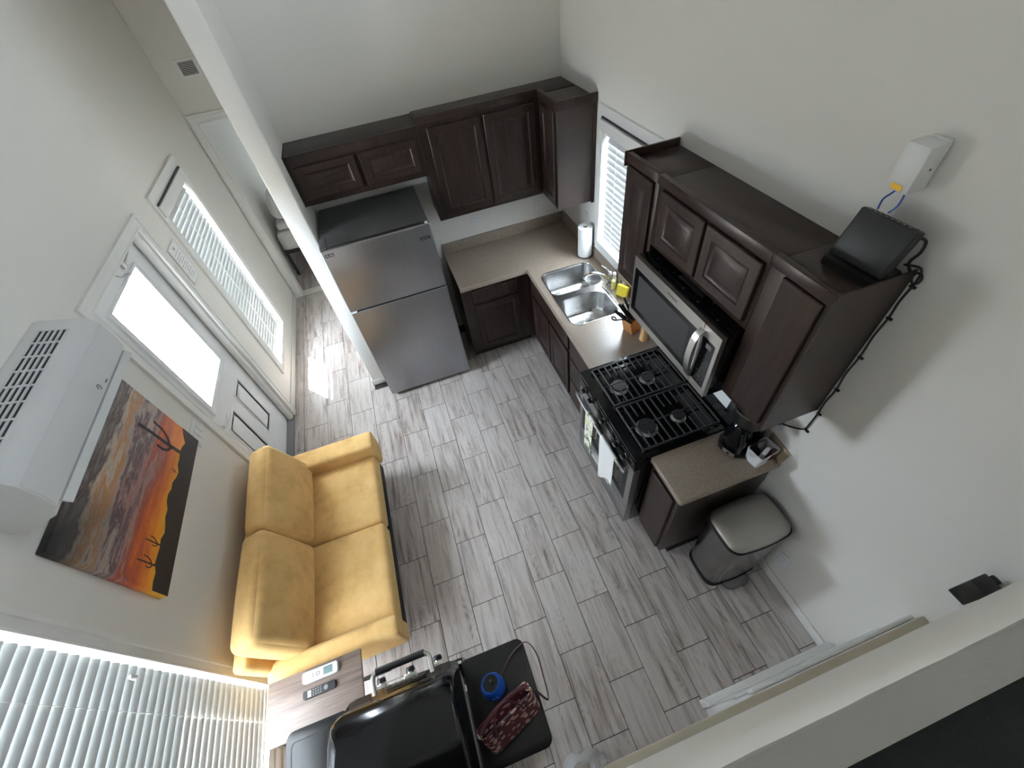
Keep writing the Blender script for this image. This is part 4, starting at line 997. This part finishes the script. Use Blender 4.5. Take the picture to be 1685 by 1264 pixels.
# firebox and control panel
b = MB(); b.rings([[(x, y, z) for x, y in rrect(GX0+i, GX1-i, -3.79+i, -3.315-i, .03, 4)] for i, z in ((.07, .70), (.03, .74), (.0, .86), (.0, .895))]); b.build('firebox', m_blackgloss, t)
b = MB(); b.rings([[(x, -3.290, .690), (x, -3.284, .70), (x, -3.292, .842), (x, -3.298, .850), (x, -3.34, .850), (x, -3.34, .690)] for x in (GX0+.005, GX1+.012)]); pn = b.build('control_panel', m_blackgloss, t)
b = MB(); b.box(GX0+.01, GX1+.008, -3.318, -3.304, .849, .8545, .002); b.build('panel_trim', m_chrome, t)
for i, x in enumerate((-2.335, -2.195, -2.06)):
    bz = MB().box(x-.030, x+.030, -3.262, -3.285, .745, .815, .006, 3).build('knob_plate', m_chrome, t)
    MB().lathe([(.026, 0), (.026, .008), (.022, .012)], (x, -3.264, .782), 18, (0, 1, .25)).build('knob_bezel', m_chrome, bz)
    MB().lathe([(.022, .008), (.020, .028), (.015, .033), (.001, .034)], (x, -3.264, .782), 16, (0, 1, .25)).build('knob', m_black, bz)
# lid: a smooth arched hood
LB = []
prof = [(-3.300, .895), (-3.299, .905), (-3.337, .968), (-3.356, 1.035), (-3.385, 1.095), (-3.45, 1.128), (-3.54, 1.142), (-3.64, 1.135), (-3.72, 1.10), (-3.775, 1.03), (-3.80, .95), (-3.80, .895)]
def lid_ring(x, sc):
    cy, cz = -3.56, .895
    return [(x, cy+(y-cy)*sc, cz+(z-cz)*sc) for y, z in prof]
b = MB(); b.rings([lid_ring(GX0+.000, .86), lid_ring(GX0+.002, .93), lid_ring(GX0+.014, .975), lid_ring(GX0+.045, 1.0), lid_ring(GX1-.045, 1.0), lid_ring(GX1-.014, .975), lid_ring(GX1-.002, .93), lid_ring(GX1, .86)]); ld_ = b.build('lid', m_blackgloss, t, smooth=55)
hz = 1.0
b = MB(); b.tube([(-2.305, -3.330, .985), (-2.305, -3.285, .993), (-2.300, -3.262, .997), (-2.28, -3.250, 1.0)], .0105, 10, 4); b.build('handle_bracket', m_steel, ld_)
b = MB(); b.tube([(-2.05, -3.330, .985), (-2.05, -3.285, .993), (-2.055, -3.262, .997), (-2.075, -3.250, 1.0)], .0105, 10, 4); b.build('handle_bracket', m_steel, ld_)
MB().cyl((-2.285, -3.250, 1.0), (-2.07, -3.250, 1.0), .0145, seg=14).build('handle_grip', m_black, ld_)
NRM = Vector((0, .86, .52)).normalized(); UPV = Vector((0, -.52, .86)).normalized(); PC = Vector((-2.18, -3.3165, .9365))
b = MB(); b.plate(rrect(-.088, .088, -.019, .019, .012, 4), [], lambda u, v, w: tuple(PC + Vector((u, 0, 0)) + UPV*v + NRM*w), 0, .006); b.build('name_plate', m_slot, ld_)
text('lettering', 'Cuisinart', .032, m_alu, ld_, tuple(PC + NRM*.0068), (-1, 0, 0), tuple(UPV), .0012, .25)
# side shelves
def shelf(x0, x1, rad):
    b = MB(); b.plate(rrect(x0, x1, -3.722, -3.315, rad, 6), [], lambda u, v, w: (u, v, w), .852, .880)
    b.bev([e for e in b.bm.edges if len(e.link_faces) == 2 and e.calc_face_angle(0) > 1 and all(v.co.z > .879 for v in e.verts)], .006, 2); sh = b.build('side_shelf', m_black, t, smooth=50)
    b = MB(); b.plate(rrect(x0+.022, x1-.022, -3.70, -3.355, .02, 4), [rrect(x0+.0245, x1-.0245, -3.6975, -3.3575, .018, 4)], lambda u, v, w: (u, v, w), .8795, .8806); b.build('inlay_line', m_dark, sh)
shelf(-1.940, -1.648, [.02, .035, .035, .02]); shelf(-2.732, -2.468, [.035, .02, .02, .035])
b = MB(); b.tube([(-2.40, -3.36, .70), (-2.39, -3.34, .45), (-2.42, -3.4, .20)], .01, 6); b.build('gas_hose', m_black, t)

# smart speaker
t = thing('round_speaker', 'small round blue speaker with black face on right grill shelf', 'speaker', (-1.822, -3.455, .88))
SM = Matrix.Translation((-1.822, -3.462, .88+.05)) @ Matrix.Rotation(R(-18), 4, 'X') @ Matrix.Rotation(R(-8), 4, 'Y')
b = MB(SM); b.lathe([(.005, -.048), (.03, -.045), (.046, -.03), (.052, -.005), (.049, .020), (.042, .034), (.037, .038), (.034, .034)], (0, 0, 0), 28); b.build('shell', m_blue, t, smooth=70)
b = MB(SM); b.lathe([(.0345, .030), (.0345, .0345), (.02, .036), (.001, .0362)], (0, 0, 0), 24); b.build('face', m_blackgloss, t)
b = MB(SM); b.lathe([(.009, .036), (.009, .040), (.006, .041), (.001, .041)], (.006, .004, 0), 14); b.build('dial', m_black, t)
b = MB(SM); b.box(-.014, .014, -.054, -.046, .0, .012, .003); b.build('clip', m_blue, t)

# handbag
t = thing('handbag', 'burgundy dash print handbag with teal lining on right grill shelf', 'handbag', (-1.79, -3.585, .88))
HM = Matrix.Translation((-1.772, -3.624, .9025)) @ Matrix.Rotation(R(20), 4, 'Z') @ Matrix.Rotation(R(-38), 4, 'X')
b = MB(HM); rs = []
for hx, hy, z in ((.118, .022, 0), (.125, .026, .01), (.13, .032, .06), (.132, .036, .105), (.128, .030, .105), (.122, .024, .055), (.11, .014, .02)):
    rs.append([(u, v, z + (.012*abs(u/hx)**2 if z > .05 else 0)) for u, v in rrect(-hx, hx, -hy, hy, hy*.85, 5)])
b.rings(rs); b.build('pouch', m_bagprint, t, smooth=60)
b = MB(HM); b.plate(rrect(-.118, .118, -.022, .022, .018, 5), [], lambda u, v, w: (u, v, w), .058, .064); b.build('lining', m_tealcloth, t)
b = MB(HM); b.tube([(-.07, -.036, .075), (-.062, -.038, .12), (-.03, -.030, .16), (.02, -.026, .165), (.055, -.034, .125), (.065, -.037, .085)], (.010, .003), 8, 5); b.build('handle', m_burg, t, smooth=60)
b = MB(HM); b.tube([(-.128, .002, .105), (-.07, .022, .112), (.0, .028, .114), (.07, .024, .112), (.125, .004, .105)], (.010, .003), 8, 5); b.build('handle', m_burg, t, smooth=60)
for x in (-.125, .122):
    b = MB(HM); b.tube([(x, .0, .108), (x-.012, -.012, .118), (x-.004, -.024, .122), (x+.008, -.018, .116), (x+.006, -.034, .12)], .0028, 6); b.build('clasp', m_gold, t)
b = MB(); b.tube([(-1.655, -3.535, .98), (-1.622, -3.575, .90), (-1.612, -3.56, .86), (-1.606, -3.47, .80), (-1.604, -3.40, .84), (-1.628, -3.350, .898), (-1.67, -3.352, .903), (-1.72, -3.375, .892), (-1.775, -3.42, .884), (-1.80, -3.44, .884)], (.0045, .002), 8, 5); b.build('strap', m_burg, t, smooth=60)

# ------------------------------------------------------------------ right wall devices
t = thing('wall_router_box', 'small white network box with yellow label on right wall', 'network box', (-.04, -2.86, 2.38))
b = MB(); b.box(-.084, -.012, -2.900, -2.824, 2.394, 2.530, .004); b.build('housing', m_white, t)
MB().box(-.012, -.001, -2.893, -2.832, 2.385, 2.535, .003).build('bracket', m_white, t)
MB().box(-.0855, -.0835, -2.880, -2.842, 2.399, 2.415).build('label', m_yellowlab, t)
MB().cyl((-.042, -2.8995, 2.462), (-.042, -2.9012, 2.462), .0035, seg=10).build('screw', m_slot, t)
t = thing('wifi_router', 'black wifi router leaning on top of the end wall cabinet', 'router', (-.09, -2.905, UT-.035))
RM = Matrix.Translation((-.092, -2.905, UT-.035)) @ Matrix.Rotation(R(2), 4, 'Z')
b = MB(RM); b.plate(rrect(-.085, .045, -.10, .10, .012, 4), [], lambda u, v, w: (u, v, w), 0, .03); b.build('stand', m_black, t)
RM2 = RM @ Matrix.Translation((-.045, 0, .028)) @ Matrix.Rotation(R(20), 4, 'Y')
b = MB(RM2); b.box(-.022, .022, -.10, .10, 0, .165, .008, 3); b.build('body', m_black, t)
b = MB(RM2)
for k in range(8): b.box(-.014, .012, -.080+.020*k, -.068+.020*k, .1645, .1662)
b.build('ports', m_slot, t, smooth=0)
b = MB(RM2)
for k in range(7): b.box(-.016, -.014, -.066+.020*k, -.062+.020*k, .1648, .167)
b.build('port_rims', m_alu, t, smooth=0)
for pts, lab, m_ in (([(-.080, -2.842, 2.325), (-.074, -2.838, 2.355), (-.055, -2.842, 2.372), (-.05, -2.852, 2.396)], 'blue network cable rising from router to the white box, nearer the fridge', m_bluecable),
                 ([(-.074, -2.876, 2.325), (-.070, -2.888, 2.352), (-.062, -2.884, 2.385), (-.05, -2.870, 2.396)], 'blue network cable looping from router to the white box, with plug boot', m_bluecable)):
    b = MB(); b.tube(pts, .003, 7, 5); b.build('network_cable', m_, label=lab, cat='cable', group='blue cables above the router')
t = thing('power_cord', 'black power cord clipped down the wall beside the end wall cabinet', 'cord', (-.01, -3.03, 1.1))
b = MB(); b.tube([(-.06, -3.0, 2.20), (-.02, -3.03, 2.19), (-.006, -3.036, 2.14), (-.006, -3.030, 2.05), (-.006, -3.033, 1.975), (-.006, -3.028, 1.88), (-.006, -3.032, 1.77), (-.006, -3.027, 1.66), (-.006, -3.033, 1.568), (-.006, -3.027, 1.47), (-.006, -3.03, 1.389), (-.006, -3.028, 1.30), (-.006, -3.022, 1.245), (-.012, -2.98, 1.205), (-.02, -2.93, 1.175), (-.02, -2.905, 1.165)], .0042, 7, 4); b.build('cord', m_black, t)
b = MB(); b.tube([(-.012, -3.034+.014*math.cos(R(a)), 2.150+.02*math.sin(R(a))) for a in range(0, 900, 40)], .004, 6, 2); b.build('coil', m_black, t)
c0 = None
for z in (2.116, 1.975, 1.77, 1.568, 1.389, 1.249):
    if c0 is None: c0 = MB().box(-.012, -.0005, -3.048, -3.026, z-.004, z+.004, .002).build('clip', m_black, t)
    else: shifted(c0, t, (0, 0, z-2.116))
MB().box(-.036, -.0085, -2.925, -2.885, 1.160, 1.192, .005).build('plug', m_black, t)
b = MB(); b.tube([(-.075, -2.995, 2.30), (-.055, -3.012, 2.29), (-.05, -3.016, 2.25), (-.052, -3.005, 2.21), (-.045, -3.02, 2.18)], .005, 7, 4); b.build('router_cord', m_black, label='black cord bunched beside the router at cabinet end', cat='cord')
t = thing('wall_speaker', 'black box device on bracket on right wall near the loft edge', 'speaker', (-.06, -3.82, 1.24))
MB().box(-.112, -.045, -3.848, -3.792, 1.305, 1.425, .004).build('case', m_black, t)
MB().box(-.046, -.001, -3.835, -3.805, 1.335, 1.395, .003).build('bracket', m_black, t)

# ------------------------------------------------------------------ under the loft
t = thing('bar_counter', 'white panelled bar with long beige top standing under the loft edge', 'counter', (-.41, -4.1, 0))
MB().box(-2.2, -.003, -4.4, -3.842, .915, .945, .003).build('counter_top', m_beige, t)
MB().box(-.812, -.004, -4.36, -3.838, .0, .914, .012, 3).build('base', m_white, t)
for y, z0, z1 in ((-3.797, 0, .13), (-3.806, .13, .16), (-3.815, .16, .18), (-3.824, .60, .66), (-3.822, .84, .91)): MB().box(-.818, -.016, y, -3.837, z0, z1, .004, 2).build('moulding', m_trim, t)
for x0, x1 in ((-.79, -.60), (-.225, -.03)): MB().box(x0, x1, -3.830, -3.837, .19, .59, .003, 1).build('stile', m_trim, t)
for y in (-4.34, -3.90): MB().box(-2.17, -2.13, y-.02, y+.02, 0, .915).build('leg', m_beige, t)
b = MB(); rs = []
rnd = random.Random(4)
for k, (z, r) in enumerate(((0, .10), (.08, .12), (.18, .11), (.24, .075), (.27, .05), (.30, .06))):
    rs.append([(-1.575+(r*(1+rnd.uniform(-.22, .22)))*math.cos(a*math.pi/9), -3.86+.75*(r*(1+rnd.uniform(-.22, .22)))*math.sin(a*math.pi/9), z) for a in range(18)])
b.rings(rs, cap=False); b.build('plastic_bag', m_film, label='crumpled clear plastic bag on floor beside the white bar', cat='bag', smooth=60)

# ------------------------------------------------------------------ bedroom beyond the hall opening
t = thing('bed', 'white bed on black metal frame seen through the hallway opening', 'bed', (-2.4, 2.9, 0))
b = MB(); b.cushion((-2.40, 2.95, .50), (.72, .95, .12), .05, (0, 0, .01), 14); b.build('mattress', m_bed, t, smooth=60)
for y in (2.05, 3.85): MB().box(-3.13, -1.70, y-.018, y+.018, .33, .375).build('rail', m_black, t)
for x in (-3.11, -1.72): MB().box(x-.018, x+.018, 2.06, 3.84, .33, .375).build('rail', m_black, t)
for x in (-3.11, -1.72):
    for y in (2.05, 3.85): MB().box(x-.016, x+.016, y-.016, y+.016, 0, .33).build('leg', m_black, t)
b = MB(Matrix.Translation((-2.93, 2.36, .91)) @ Matrix.Rotation(R(10), 4, 'Y')); b.cushion((0, 0, 0), (.10, .33, .15), .08, (.05, .0, .0), 12); b.build('bed_pillow', m_bed, label='upper plump white pillow standing on the bed in next room', cat='pillow', smooth=70)
b = MB(Matrix.Translation((-2.85, 2.36, .69))); b.cushion((0, 0, 0), (.22, .33, .05), .045, (0, 0, .012), 12); b.build('bed_pillow', m_bed, label='lower white pillow lying flat on the bed in next room', cat='pillow', smooth=70)

for o in bpy.data.objects:
    if o.name.split('.')[0] in ('vent_slots', 'buttons', 'app_buttons', 'ports', 'port_rims', 'screws', 'print'): o['kind'] = 'stuff'
